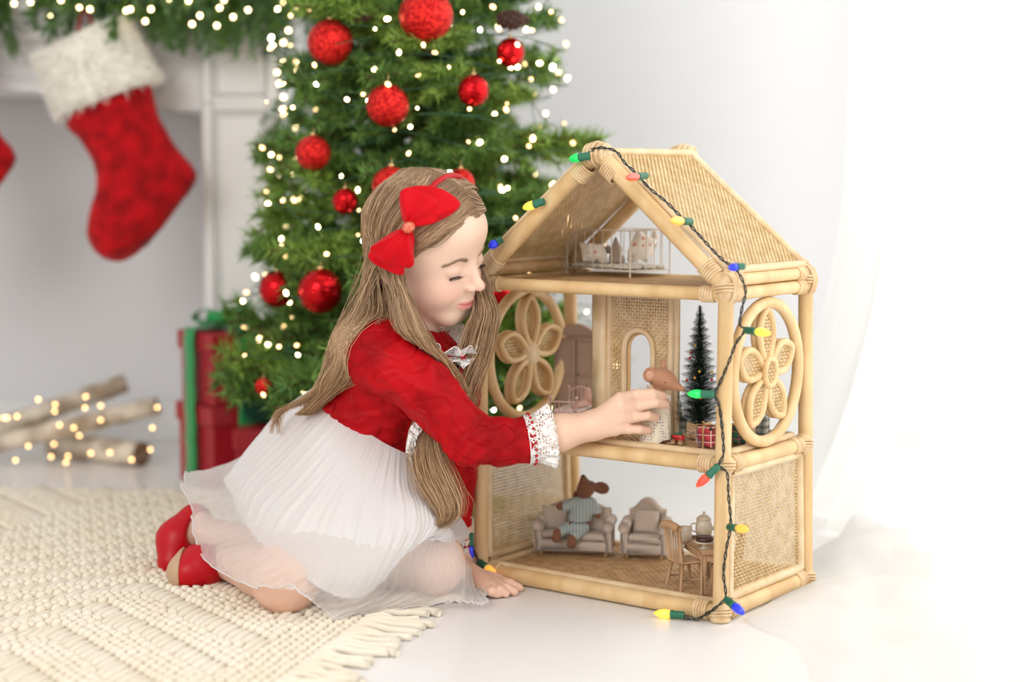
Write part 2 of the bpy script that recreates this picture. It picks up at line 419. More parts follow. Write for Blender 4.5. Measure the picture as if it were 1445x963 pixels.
        if x: HB(weave(G(), (cx_, cy-.018, cz-.021), (0, 1, 0), (0, 0, 1), (1, 0, 0), .036, .042, .0052, lambda a, b: ((a-.018)/.017)**2+((b-.021)/.02)**2 < 1, wid=.5, amp=.0006), 'flower_centre_cane', canem, smooth=False, kind='stuff')
        else: HB(G().lathe([(.0001, -.004), (.018, -.004), (.0205, 0), (.018, .004), (.0001, .006)], (x+.010, cy, cz), 20, (0, pi/2, 0)), 'flower_centre_disc', ratt_l)
    # bindings
    for (x, y) in cor:
        for z in (.0145, HM, E):
            xx, yy = (x, y)
            if z < .03: xx, yy = corb[cor.index((x, y))]
            HB(G().ball((xx, yy, z+(.008 if z == E else 0)), (.0145, .0145, .018 if z != E else .024), 12, 8), 'joint_cap', wrapm)
            br = .0150 if z != E else .0155; zz = z+(.008 if z == E else 0)
            for k in (-1, 0, 1):
                HB(G().tube([(xx+br*cos(a_)*.98, yy+br*sin(a_)*.98, zz+k*.0045+.0035*sin(a_*1+x*20)) for a_ in np.linspace(0, 2*pi, 25)[:-1]], .0024, 6, closed=True, flat=.9), 'joint_wrap', wrapm)
            if z == E:
                for k in (-1, 0, 1): HB(G().tube([(xx+.0165*cos(a_), yy+k*.0050, zz+.023*sin(a_)) for a_ in np.linspace(0, 2*pi, 25)[:-1]], .0023, 6, closed=True), 'joint_wrap', wrapm)
            sx = 1 if x == 0 else -1; sy = 1 if y == 0 else -1; rr_ = .0125 if z < .03 else (.0112 if z < .3 else .0098)
            HB(wrap((xx+sx*.028, yy, z), (1, 0, 0), rr_, .022), 'binding', wrapm)
            if z == E:
                g = wrap((xx, yy+sy*.026, z), (0, 1, 0), rr_, .022); HB(g, 'binding', wrapm); HB(wrap((xx, yy+sy*.026, z+.02), (0, 1, 0), rr_, .022), 'binding', wrapm)
            else: HB(wrap((xx, yy+sy*.028, z), (0, 1, 0), rr_, .022), 'binding', wrapm)
    for y in (0, HD):
        HB(G().ball((W/2, y, HAP+.003), (.026, .017, .016), 14, 8), 'apex_cap', wrapm)
        for k in (-2, -1, 0, 1, 2): HB(G().tube([(W/2+k*.0075, y+(.0180-abs(k)*.0018)*cos(a_), HAP+.003+(.0170-abs(k)*.0018)*sin(a_)) for a_ in np.linspace(0, 2*pi, 21)[:-1]], .0030, 6, closed=True), 'apex_wrap', wrapm)
        for s_ in (-1, 1):
            dd = np.array([s_*W/2, 0, E-HAP]); dd /= np.linalg.norm(dd)
            HB(wrap(np.array([W/2, y, HAP])+dd*.034, dd, .0125, .026, 6), 'binding', wrapm)
            HB(wrap(np.array([W/2+s_*W/2, y, E+.01])-dd*.034, dd, .0125, .026, 6), 'binding', wrapm)
    for (x, y) in corb: HB(G().lathe([(.010, 0), (.0150, .002), (.0150, .006), (.013, .009)], (x, y, 0), 14), 'foot', wrapm)
    # divider panel with arched opening
    yp = .105; pl = lambda px, py: hplane_y(px, py, yp)
    xa = pl(838, 450)[0]; xb = pl(857, 450)[0]; xc = pl(944, 450)[0]; xd = pl(957, 450)[0]; zb, zt = HM+.013, E-.008
    HB(G().box(((xa+xb)/2, yp, (zb+zt)/2), (xb-xa, .016, zt-zb), bev=.003), 'divider_post', ratt_l)
    HB(rod((xb+.004, yp, zb), (xb+.004, yp, zt), .0045, n=8), 'divider_frame', ratt_l)
    HB(rod((xc+.004, yp, zb), (xc+.004, yp, zt), .0055, n=8), 'divider_frame', ratt_l)
    HB(rod((xc+.013, yp+.004, zb), (xc+.013, yp+.004, zt), .0042, n=8), 'divider_frame', ratt_l)
    HB(rod((xb, yp, zt-.002), (xc, yp, zt-.002), .004, n=8), 'divider_frame', ratt_l)
    al = pl(882, 500)[0]; ar = pl(923, 500)[0]; atp = pl(902, 466)[2]; ac = (al+ar)/2; aw = (ar-al)/2; asp = atp-aw*1.15
    arch = lambda k: [(ac-aw*k, zb)] + [(ac-aw*k*cos(t), asp+aw*k*1.15*sin(t)) for t in np.linspace(0, pi, 15)] + [(ac+aw*k, zb)]
    HB(G().tube([(a, yp-.003, b) for a, b in arch(1)], .0045, 8), 'arch_frame', ratt_l); HB(G().tube([(a, yp+.005, b) for a, b in arch(.86)], .0035, 8), 'arch_frame', ratt)
    isin = inpoly(arch(1))
    HB(weave(G(), (xb+.004, yp, zb), (1, 0, 0), (0, 0, 1), (0, 1, 0), xc-xb, zt-zb, .0048, lambda a, b: not isin(a+xb+.004, b+zb), wid=.68, amp=.0011), 'divider_cane', canem, smooth=False, kind='stuff')
# ------------------------------------------------------------------ rug
if sec('rug'):
    wool = mat('cream_wool', (.86, .77, .62), .95, var=(9, (.89, .82, .69), 3), sheen=.3, bump=(500, .25, .001), spec=.15)
    rug = thing('woven_rug', 'chunky cream wool rug with knotted fringe under the kneeling girl', 'rug', (-.75, 2.6, 0))
    ax_t = np.array([.27, 1, 0])/np.linalg.norm([.27, 1, 0]); ax_s = np.array([-1, .06, 0]); ax_s /= np.linalg.norm(ax_s)
    o_ = np.array([-.385, 1.64, 0.])                       # near right corner, t runs away from the camera, s to the left
    LT, LS = 1.66, 1.55
    tt = np.linspace(0, pi, 5); unit = np.array([[sin(a)*cos(b), sin(a)*sin(b), -cos(a)] for a in tt[1:-1] for b in np.arange(6)*pi/3] + [[0, 0, -1], [0, 0, 1]])
    uf = [(i*6+k, i*6+(k+1) % 6, (i+1)*6+(k+1) % 6, (i+1)*6+k) for i in range(2) for k in range(6)]
    uf += [(18, (k+1) % 6, k, k) for k in range(6)] + [(19, 12+k, 12+(k+1) % 6, 12+(k+1) % 6) for k in range(6)]
    uf4 = [q for q in uf[:12]]; uf3 = [(18, (k+1) % 6, k) for k in range(6)] + [(19, 12+k, 12+(k+1) % 6) for k in range(6)]
    pitch = .0150; C = []; Ls = []; Hs = []
    for i in range(int(LS/pitch)):
        s = (i+.5)*pitch; tri = abs(((s/.42) % 2) - 1)*.42; t = -.03
        while t < LT:
            ph = (t + tri*1.0 + .0) % .13
            if s < .09 or ph < .062: ln = .0190; hh = .0115 if s > .09 else .009
            else: ln = min(.070, .135-ph); hh = .0085
            C.append(o_ + ax_s*(s+RNG.normal(0, .0006)) + ax_t*(t+ln/2) + np.array([0, 0, .006+RNG.normal(0, .0006)])); Ls.append(ln*.56); Hs.append(hh*RNG.uniform(.9, 1.1)); t += ln
    C = np.array(C); Ls = np.array(Ls); Hs = np.array(Hs); C[:, 2] = np.maximum(C[:, 2], .003)
    keep = C[:, 1] > 1.6; C, Ls, Hs = C[keep], Ls[keep], Hs[keep]
    rt = ax_t[None, None]*unit[None, :, 2:3]*Ls[:, None, None] + ax_s[None, None]*unit[None, :, 0:1]*(pitch*.56) + np.array([0, 0, 1.])[None, None]*unit[None, :, 1:2]*Hs[:, None, None]
    V = (C[:, None]+rt); V[..., 2] = np.maximum(V[..., 2], .0012); V = V.reshape(-1, 3); n = len(C); off = (np.arange(n)*20)[:, None, None]
    g = G(); g.v = [V]; g.f = (np.array(uf4)[None]+off).reshape(-1, 4).tolist() + (np.array(uf3)[None]+off).reshape(-1, 3).tolist(); g.n = len(V)
    g.build('yarn_stitches', wool, rug, kind='stuff')
    q = [o_, o_+ax_t*LT, o_+ax_t*LT+ax_s*LS, o_+ax_s*LS]
    g = G().add([p+np.array([0, 0, z]) for z in (.0008, .004) for p in q], [(3, 2, 1, 0), (4, 5, 6, 7), (0, 1, 5, 4), (1, 2, 6, 5), (2, 3, 7, 6), (3, 0, 4, 7)]); g.build('backing', wool, rug, smooth=False)
    nf = 96
    for i in range(nf):                              # fringe tassels along the right edge
        t = (i+.5)/nf*LT; b = o_+ax_t*t; L = RNG.uniform(.06, .095); an = RNG.normal(-.15, .32)
        d = np.array([cos(an), sin(an), 0]); sd = np.array([-d[1], d[0], 0]); w_ = RNG.normal(0, .008)
        P = spline([b+np.array([-.012, 0, .007]), b+d*.012+np.array([0, 0, .012]), b+d*L*.45+sd*w_+np.array([0, 0, .007]), b+d*L*.8+sd*w_*.3+np.array([0, 0, .0062]), b+d*L+sd*w_*-.4+np.array([0, 0, .0055])], 9)
        G().tube(P, np.interp(np.linspace(0, 1, 9), [0, .2, .7, 1], [.0055, .0052, .0048, .0054]), 7).build('fringe_strand', wool, rug)
    reroot(rug, (-.75, 2.6, 0))
# ------------------------------------------------------------------ fireplace
FY = 3.62
whp = mat('white_paint', (.88, .875, .875), .42, bump=(30, .05, .001))
A3 = lambda px, py, Y=FY: at(px, py, Y)
if sec('fire'):
    F = thing('fireplace_surround', 'white panelled mantel surround of a decorative fireplace', 'fireplace', (-.75, 3.8, 0))
    pxl, pxr = A3(285, 300)[0], A3(396, 300)[0]; zt = A3(0, 52)[2]; zl = A3(0, 12)[2]
    oxr = pxl; oxl = oxr - 1.02; pll = oxl-(pxr-pxl)
    D0, D1 = FY, WALLY-.03
    def bx(g, x0, x1, y0, y1, z0, z1, b=.004): return g.box(((x0+x1)/2, (y0+y1)/2, (z0+z1)/2), (x1-x0, y1-y0, z1-z0), bev=b)
    for a, b in ((pxl, pxr), (pll, oxl)):
        bx(G(), a, b, D0+.012, D1, .002, zt).build('pillar', whp, F, smooth=False)
        w = b-a; zc = A3(0, 146)[2]
        for (z0, z1) in ((zc+.012, zt-.02), (.16, zc-.012)):
            g = G(); t = .018
            bx(g, a+.003, a+.026, D0-.002, D0+.013, z0-.012, z1+.012); bx(g, b-.026, b-.003, D0-.002, D0+.013, z0-.012, z1+.012)
            bx(g, a+.026, b-.026, D0-.002, D0+.013, z1-.004, z1+.012); bx(g, a+.026, b-.026, D0-.002, D0+.013, z0-.012, z0+.004)
            bx(g, a+.030, a+.036, D0+.003, D0+.013, z0+.008, z1-.008, .002); bx(g, b-.036, b-.030, D0+.003, D0+.013, z0+.008, z1-.008, .002)
            bx(g, a+.036, b-.036, D0+.003, D0+.013, z1-.014, z1-.008, .002); bx(g, a+.036, b-.036, D0+.003, D0+.013, z0+.008, z0+.014, .002)
            g.build('pillar_panel', whp, F, smooth=False)
        bx(G(), a-.01, b+.01, D0-.012, D1, .002, .14).build('plinth', whp, F, smooth=False)
    # frieze with a shallow arched lower edge
    zb = A3(0, 155)[2]; za = A3(0, 127)[2]; mid = (oxl+oxr)/2
    hw = (oxr-oxl)/2; low = [(-hw, zb), (-hw+.065, zb), (-hw+.10, zb+.008)] + [(-hw+.13+(2*hw-.26)*k/14, zb+.016+(za-zb-.016)*sin(pi*k/14)**.6) for k in range(15)] + [(hw-.10, zb+.008), (hw-.065, zb), (hw, zb)]
    n = len(low); g = G()
    V = [(mid+x, y, z) for y in (D0+.012, D1) for x, z in low] + [(mid+x, y, zt) for y in (D0+.012, D1) for x, z in low]
    fs = [(i, i+1, 2*n+i+1, 2*n+i) for i in range(n-1)] + [(n+i+1, n+i, 3*n+i, 3*n+i+1) for i in range(n-1)] + [(i+1, i, n+i, n+i+1) for i in range(n-1)]
    g.add(V, fs).build('frieze', whp, F, smooth=False)
    g = G(); P = [(mid+x*.95, D0+.009, z+.028) for x, z in low[1:-1]]; P = [(mid-hw*.93, D0+.009, zt-.055)] + P + [(mid+hw*.93, D0+.009, zt-.055)]
    g.tube(P, .006, 6, closed=True); g.build('frieze_moulding', whp, F, smooth=False)
    g = G(); x0, x1 = pll, pxr
    for k, (z0, z1, ov) in enumerate(((zt-.008, zt+.016, .012), (zt+.016, zt+.030, .028), (zt+.030, zl-.012, .040))): bx(g, x0-ov, x1+ov, D0-ov, D1, z0, z1, .003)
    g.build('mantel_moulding', whp, F, smooth=False)
    bx(G(), x0-.06, x1+.06, D0-.065, D1, zl-.012, zl+.02, .006).build('mantel_shelf', whp, F, smooth=False)
    reroot(F, (-.75, 3.8, 0)); MZ = zl+.02
# ------------------------------------------------------------------ foliage helpers
def needles(g, P, T, rng, n, ln, wd, spread=.9, flat=1.0):
    """n needle blades round a twig polyline, vectorised"""
    i = rng.integers(0, len(P)-1, n); u = rng.random(n)[:, None]; b = P[i]*(1-u)+P[i+1]*u; t = T[i]
    r = rng.normal(size=(n, 3)); r -= t*(r*t).sum(1)[:, None]; r[:, 2] *= flat; r /= np.linalg.norm(r, axis=1)[:, None]+1e-9
    d = t*(1-spread*.45)+r*spread; d /= np.linalg.norm(d, axis=1)[:, None]; s = np.cross(d, rng.normal(size=(n, 3))); s /= np.linalg.norm(s, axis=1)[:, None]
    L = ln*rng.uniform(.6, 1.1, n)[:, None]
    v = np.stack([b-s*wd*.5, b+s*wd*.5, b+d*L], 1).reshape(-1, 3)
    g.v.append(v); g.f.extend((np.arange(n*3).reshape(-1, 3)+g.n).tolist()); g.n += len(v)
gr_a = mat('fir_needles', (.13, .25, .04), .6, var=(14, (.27, .42, .07), 3), spec=.3)
gr_b = mat('fir_needles_deep', (.07, .17, .035), .6, var=(14, (.17, .31, .06), 3), spec=.3)
gr_c = mat('cedar_green', (.10, .22, .09), .65, var=(10, (.20, .33, .12), 3), spec=.3)
bark = mat('brown_twig', (.13, .08, .04), .8)
glow = mat('warm_bulb', (1, .9, .6), .3, emit=((1, .72, .38), 14))
glow_d = mat('dim_bulb', (1, .8, .4), .3, emit=((1, .62, .28), 4.5))
glow_w = mat('white_bulb', (1, 1, .95), .3, emit=((1, .90, .72), 26))
wire_g = mat('green_wire', (.02, .10, .05), .5)
TX, TY = at(596, 300, 3.14)[0], 3.14
def tree_r(z): return max(.02, .350*(2.75-z)/2.45)
if sec('tree'):
    rng = np.random.default_rng(3)
    T = thing('christmas_tree', 'tall bushy green christmas tree behind the girl and the doll house', 'christmas tree', (TX, TY, 0))
    G().tube([(0, 0, 0), (0, 0, 2.4)], [.028, .006], 8).build('trunk', bark, T)
    G().lathe([(.16, 0), (.17, .01), (.05, .03), (.035, .10), (.03, .12)], (0, 0, 0), 16).build('stand', gr_b, T)
    variants = []
    for k in range(5):
        g = G(); gb = G(); L = 1.
        main = spline([(0, 0, 0), (.35, 0, .03), (.7, 0, .02), (1, 0, .06)], 12)
        tw = [main]
        for j in range(12):
            q = .12+.85*j/12; side = 1 if j % 2 else -1; b = main[int(q*11)]; l = (.46-.30*q)*rng.uniform(.8, 1.15)
            d = np.array([.75, side*.7, rng.uniform(-.1, .28)]); d /= np.linalg.norm(d)
            tw.append(np.array([b, b+d*l*.5+np.array([0, 0, .01]), b+d*l]))
        for P in tw:
            T_ = np.gradient(P, axis=0); T_ /= np.linalg.norm(T_, axis=1)[:, None]; ln = np.linalg.norm(np.diff(P, axis=0), axis=1).sum()
            gb.tube(P, .007, 4); needles(g, P[1:] if len(P) > 4 else P, T_[1:] if len(P) > 4 else T_, rng, int(400*ln), .10, .013, .95)
        nb = sum(len(x) for x in gb.v); me = bpy.data.meshes.new('branch'); V = np.concatenate(gb.v+g.v)
        me.from_pydata(V.tolist(), [], gb.f+[tuple(i+nb for i in f) for f in g.f]); me.materials.append(bark); me.materials.append(gr_a if k % 2 else gr_b)
        mi = np.ones(len(me.polygons), np.int32); mi[:len(gb.f)] = 0; me.polygons.foreach_set('material_index', mi); variants.append(me)
    NB = 292; z = .14; BR = []
    for i in range(NB):
        f = i/NB; z = .20 + 2.25*(f**1.75)+rng.normal(0, .01); an = i*2.39996+rng.normal(0, .25); r = tree_r(z)*rng.uniform(.80, 1.12)
        if cos(an)*.66-sin(an)*.75 > .75 and z < .9: r *= .84
        o = bpy.data.objects.new('branch', variants[i % 5]); COL.objects.link(o); o.parent = T
        o.location = (0, 0, z); sc_ = r; o.scale = (sc_, sc_, sc_*1.05); o.rotation_euler = (rng.normal(0, .4), rng.uniform(-.40, .22)+(.12 if z < .4 else 0), an)
    # fill twigs near the camera side
    # lights
    SL = thing('tree_string_lights', 'warm mini string lights wound all over the christmas tree', 'string lights', (TX, TY, .2))
    pts = []; k = 0
    for i in range(290):
        z = .19+.86*(i/290); an = -pi/2+2.2*(2*abs((i*.067) % 2-1)-1)+rng.normal(0, .35); r = tree_r(z)*rng.uniform(.70, 1.04); pts.append((r*cos(an), r*sin(an), z-.2+rng.normal(0, .02)))
    P = spline(pts, len(pts)*3); G().tube(P, .0008, 4).build('light_cord', wire_g, SL)
    mb = G().ball((0, 0, 0), (.0036, .0036, .0050), 8, 6).build('bulb', glow, SL); mb2 = G().ball((0, 0, 0), (.0042, .0042, .0055), 8, 6).build('bulb', glow_w, SL); mb3 = G().ball((0, 0, 0), (.0036, .0036, .0050), 8, 6).build('bulb', glow_d, SL); mb3.location = (.02, -.3, .3)
    mb.location = pts[0]; mb2.location = pts[1]
    for i, p in enumerate(pts[2:288]):
        o = bpy.data.objects.new('bulb', (mb2 if i % 11 == 0 else mb3 if i % 2 else mb).data); COL.objects.link(o); o.parent = SL; o.location = np.array(p)*1.02; o.rotation_euler = (rng.random()*3, rng.random()*3, 0); s = rng.choice([.7, 1, 1.15]); o.scale = (s,)*3
    # ornaments
    glit = mat('red_glitter', (.46, .003, .006), .3, metal=.75, bump=(230, .9, .004), var=(150, (.85, .03, .02), 1)); shin = mat('red_foil', (.55, .004, .008), .2, metal=.8, bump=(90, .35, .003))
    gold = mat('gold_cap', (.75, .55, .25), .3, metal=1)
    def bauble(px, py, rp, lab, kind, dy=None):
        b = at(px, py, TY); R_ = tree_r(b[2]); dx = (px-588)*pxm(TY); q = max(0, R_**2*.92-dx*dx); Y = TY - (sqrt(q) if dy is None else dy)
        c = at(px, py, Y); r = rp*pxm(Y); t = thing('bauble', lab, 'bauble', tuple(c), 0, 'red baubles on the christmas tree')
        th = np.linspace(0, pi, 33); pr = []
        for a in th:
            rr = r*(1+(.045*sin(a*26) if kind else 0)); pr.append((max(1e-5, rr*sin(a)), -rr*cos(a)))
        g = G().lathe(pr, (0, 0, 0), 28, rot=(.3, .25, 0) if kind else None)
        g.build('ball', shin if kind else glit, t); G().lathe([(r*.16, r*.96), (r*.16, r*1.12), (r*.05, r*1.14)], (0, 0, 0), 10).build('cap', gold, t)
        G().tube([(0, 0, r*1.12), (r*.06, 0, r*1.3), (0, 0, r*1.5)], .0008, 4).build('hook', gold, t)
    for a in ((601, 22, 38, 'largest red glitter bauble, near the top edge of the photo', 0), (466, 60, 32, 'red glitter bauble high on the left of the tree', 0), (547, 149, 30, 'round red glitter bauble in the middle of the tree above the girl', 0),
              (668, 128, 22, 'ribbed red bauble half under a branch right of the middle glitter one', 1), (720, 74, 20, 'small ribbed red bauble at the upper right below a pine cone', 1), (442, 216, 25, 'red glitter bauble at the left edge of the tree beside the mantel garland', 0),
              (487, 284, 18, 'small ribbed red bauble left of the girl\'s hair', 1), (552, 262, 27, 'red bauble peeking out just above the girl\'s head', 0), (391, 408, 25, 'left of the two low ribbed red baubles near the gift boxes', 1),
              (452, 411, 31, 'larger right one of the two low ribbed red baubles near the gift boxes', 1), (650, 258, 20, 'red bauble deep in the branches behind the headband', 0), (702, 418, 24, 'ribbed red bauble seen through the left round window of the doll house', 1),
              (372, 546, 13, 'small red bauble low on the tree beside the gifts', 0)):
        bauble(*a)
    cone_m = mat('pine_cone_brown', (.07, .028, .018), .7)
    for px, py, w_, lab in ((512, 24, 12, 'dark pine cone beside the highest left bauble'), (724, 28, 22, 'dark pine cone lying on the top right branches')):
        c = at(px, py, TY-.2); t = thing('pine_cone', lab, 'pine cone', tuple(c)); L = w_*pxm(2.9)
        G().lathe([(.0001, -L), (L*.4, -L*.7), (L*.5, 0), (L*.3, L*.8), (.0001, L)], (0, 0, 0), 10, (0, pi/2, 0)).build('core', cone_m, t)
        g = G()
        for i in range(60):
            f = i/60; x = -L+2*L*f; a = i*2.4; rr = L*.55*sin(pi*min(.97, f+.08))**.6; g.ball((x, rr*cos(a), rr*sin(a)), (L*.10, L*.16, L*.16), 6, 4)
        g.build('scales', cone_m, t, kind='stuff')
# ------------------------------------------------------------------ garlands
if sec('garland'):
    rng = np.random.default_rng(5)
    def sprigs(name, roots, lab, grav, parent_loc, ln):
        t = thing(name, lab, 'garland', parent_loc); vs = []
        for k in range(5):
            g = G(); gb = G(); main = spline([(0, 0, 0), (.3, .02, 0), (.65, -.03, .02), (1, .03, 0)], 12); tw = [main]
            for j in range(14):
                q = .12+.85*j/14; b = main[int(q*11)]; l = .30*(1-.55*q)*rng.uniform(.7, 1.2); a = rng.random()*6.28
                d = np.array([.8, .6*cos(a), .6*sin(a)]); tw.append(np.array([b, b+d*l*.5, b+d*l+np.array([.04, 0, 0])]))
            for P in tw:
                T_ = np.gradient(P, axis=0); T_ /= np.linalg.norm(T_, axis=1)[:, None]; l = np.linalg.norm(np.diff(P, axis=0), axis=1).sum()
                needles(g, P, T_, rng, int(150*l), .085, .022, .6)
            me = bpy.data.meshes.new('sprig'); me.from_pydata(np.concatenate(g.v).tolist(), [], g.f); me.materials.append(gr_c if k < 3 else gr_b); vs.append(me)
        L0 = Vector(parent_loc)
        for i, (p, d, l) in enumerate(roots):
            o = bpy.data.objects.new('sprig', vs[i % 5]); COL.objects.link(o); o.parent = t; o.location = Vector(p)-L0
            o.rotation_euler = Vector(d).to_track_quat('X', 'Z').to_euler(); o.scale = (l, l, l)
        return t
    roots = []
    for i in range(200):
        x = rng.uniform(-1.25, A3(425, 0)[0]); z = MZ+rng.uniform(.0, .10); y = FY-.045+rng.uniform(-.02, .14); dens = 1
        edge = rng.random() < .6; d = (rng.normal(0, .6), -1 if edge else rng.normal(0, .6), rng.normal(-.2, .5)); roots.append(((x, y-.02, z), d, rng.uniform(.10, .18)))
    # hanging tips over the shelf edge
    for px in list(rng.uniform(-160, 30, 24)) + [8, 14, 78, 84, 108, 114, 128, 160, 172, 186, 192] + list(rng.uniform(225, 400, 60)):
        x = A3(px, 0)[0]; roots.append(((x, FY-.085+rng.uniform(-.01, .02), MZ+rng.uniform(-.02, .03)), (rng.normal(0, .14), rng.normal(-.1, .12), -1), rng.uniform(.075, .13) if not 100 < px < 220 else .09))
    mg = sprigs('mantel_garland', roots, 'green cedar garland with warm lights lying along the white mantel shelf', 1, (-.6, FY, MZ), 1)
    roots = []
    xa_, xb_ = A3(410, 300)[0], A3(440, 300)[0]
    for i in range(210):
        z = rng.uniform(.05, MZ+.08); a = rng.random()*6.28; roots.append((((xa_+xb_)/2+.03*cos(a), FY+.03*sin(a)-.0, z), (cos(a)*.8, sin(a)*.8-.2, -.9), rng.uniform(.065, .10)))
    g2 = sprigs('hanging_garland', roots, 'green cedar garland hanging down the right pillar of the mantel', 1, ((xa_+xb_)/2, FY, .5), 1)
    mb = None
    def lights(par, pts):
        global mb
        for p in pts:
            if mb is None: mb = G().ball((0, 0, 0), .0040, 8, 6).build('bulb', glow, par); o = mb
            else: o = bpy.data.objects.new('bulb', mb.data); COL.objects.link(o)
            o.parent = par; o.location = Vector(p)-par.location
    lights(mg, [at(px, py, FY-.16) for px, py in ((43, 3), (86, 0), (127, 13), (112, 10), (178, 15), (184, 13), (213, 13), (72, 22), (282, 22), (310, 11), (329, 24), (316, 0), (271, 34), (306, 36), (240, 0), (205, 30), (20, 5), (350, 14), (266, 1))])
    lights(g2, [at(px, py, FY-.12) for px, py in ((401, 4), (407, 43), (400, 60), (400, 88), (391, 102), (394, 118), (400, 137), (401, 162), (395, 250), (401, 222), (412, 245), (414, 282), (418, 12), (418, 98), (419, 162), (417, 180), (416, 223), (410, 200), (425, 300), (404, 320), (420, 350))])
# ------------------------------------------------------------------ stockings
if sec('stocking'):
    felt = mat('red_felt', (.54, .003, .007), .85, var=(28, (.28, .001, .004), 6), bump=(120, .8, .004), sheen=.35, spec=.2); fur = mat('white_fur', (.96, .93, .85), .95, sheen=.4, spec=.1)
    def stocking(pts, ypl, cuff, lab, seed):
        """outline in pixels -> inflated felt sock at depth ypl; cuff: 4 px corners"""
        rng = np.random.default_rng(seed); top = at(*cuff[4], ypl); t = thing('christmas_stocking', lab, 'stocking', tuple(top), 0)
        P = spline([tuple(at(x, y, ypl)) for x, y in pts], 72, closed=True); c = P.mean(0)
        # medial rows: interpolate between the two long sides
        n = 36; A = P[:n]; B = P[n:][::-1]; rows = []
        for i in range(n):
            m_ = (A[i]+B[i])/2; hw = (B[i]-A[i])/2; w = np.linalg.norm(hw); row = []
            for k in range(16):
                a = k*2*pi/16; ca = cos(a); sa = sin(a); row.append(m_ + hw*ca + np.array([0, -1, 0])*sa*min(.035, .55*w)*(abs(sa)**-.2 if abs(sa) > .01 else 1))
            rows.append(row)
        g = G().grid(rows, closed=True); nn = g.n; g.f.append(tuple(range(16))[::-1]); g.f.append(tuple(range(nn-16, nn))); V = g.v[0]; V += rng.normal(0, .0006, V.shape)
        g.build('sock', felt, t)
        C = np.array([at(x, y, ypl-.005) for x, y in cuff[:4]]); g = G()   # top-left, top-right, bottom-right, bottom-left
        rows = []
        for i in range(9):
            f = i/8; L_ = C[0]*(1-f)+C[3]*f; R_ = C[1]*(1-f)+C[2]*f; m_ = (L_+R_)/2; hw = (R_-L_)/2
            bul = 1.0 if 0 < i < 8 else .8
            rows.append([m_+hw*cos(a)*(.97+.04*bul)+np.array([0, -1, 0])*sin(a)*.048*bul for a in np.arange(24)*2*pi/24])
        g.grid(rows, closed=True); g.f.append(tuple(range(24))[::-1]); g.f.append(tuple(range(g.n-24, g.n))); g.build('fur_cuff', fur, t)
        g = G(); R3 = np.array(rows); N_ = 6500
        i = rng.random(N_)*7.99; k = rng.random(N_)*24; i0 = i.astype(int); k0 = k.astype(int) % 24; fi = (i-i0)[:, None]; fk = (k-k.astype(int))[:, None]
        b = (R3[i0, k0]*(1-fk)+R3[i0, (k0+1) % 24]*fk)*(1-fi)+(R3[i0+1, k0]*(1-fk)+R3[i0+1, (k0+1) % 24]*fk)*fi
        cc = b-R3.mean((0, 1)); ax = (C[3]+C[2]-C[0]-C[1]); ax /= np.linalg.norm(ax); nr = cc-ax*(cc@ax)[:, None]; nr /= np.linalg.norm(nr, axis=1)[:, None]
        d = nr*.7+rng.normal(0, .5, (N_, 3))+ax*(np.sign(cc@ax)*.4*(abs(cc@ax) > .04))[:, None]; d /= np.linalg.norm(d, axis=1)[:, None]; s = np.cross(d, rng.normal(size=(N_, 3))); s /= np.linalg.norm(s, axis=1)[:, None]; L = rng.uniform(.010, .024, N_)[:, None]
        v = np.stack([b-s*.0012, b+s*.0012, b+d*L+np.array([0, 0, -.004])], 1).reshape(-1, 3); g.v.append(v); g.f.extend(np.arange(N_*3).reshape(-1, 3).tolist()); g.n = len(v)
        g.build('fur', fur, t, kind='stuff')
        G().tube(spline([top+[.02, 0, -.02], top+[.012, .01, .03], top+[-.005, .02, .05], top+[-.012, .0, .0]], 10), .004, 6).build('hanging_loop', felt, t)
        reroot(t, top)
    sock = [(97, 160), (112, 195), (131, 230), (135, 265), (124, 300), (122, 335), (150, 366), (177, 368), (205, 350), (240, 310), (275, 262), (274, 235), (252, 212), (232, 180), (214, 150), (196, 92), (150, 118), (120, 140)]
    sA = [(97, 165), (114, 200), (131, 230), (136, 262), (126, 298), (122, 330), (134, 356), (156, 368)]
    sB = [(180, 366), (212, 342), (246, 300), (274, 262), (276, 240), (252, 210), (225, 165), (196, 95)]
    stocking(sA+sB, 3.49, [(50, 78), (172, 22), (226, 112), (84, 166), (118, 45)], 'red felt stocking with white fur cuff hanging whole in front of the fireplace', 1)
    sA2 = [(x-256, y-32) for x, y in sA]; sB2 = [(x-256, y-26) for x, y in sB]
    stocking(sA2+sB2, 3.49, [(-206, 46), (-84, -10), (-30, 80), (-172, 134), (-138, 13)], 'red felt stocking cut off by the left edge of the photo', 2)
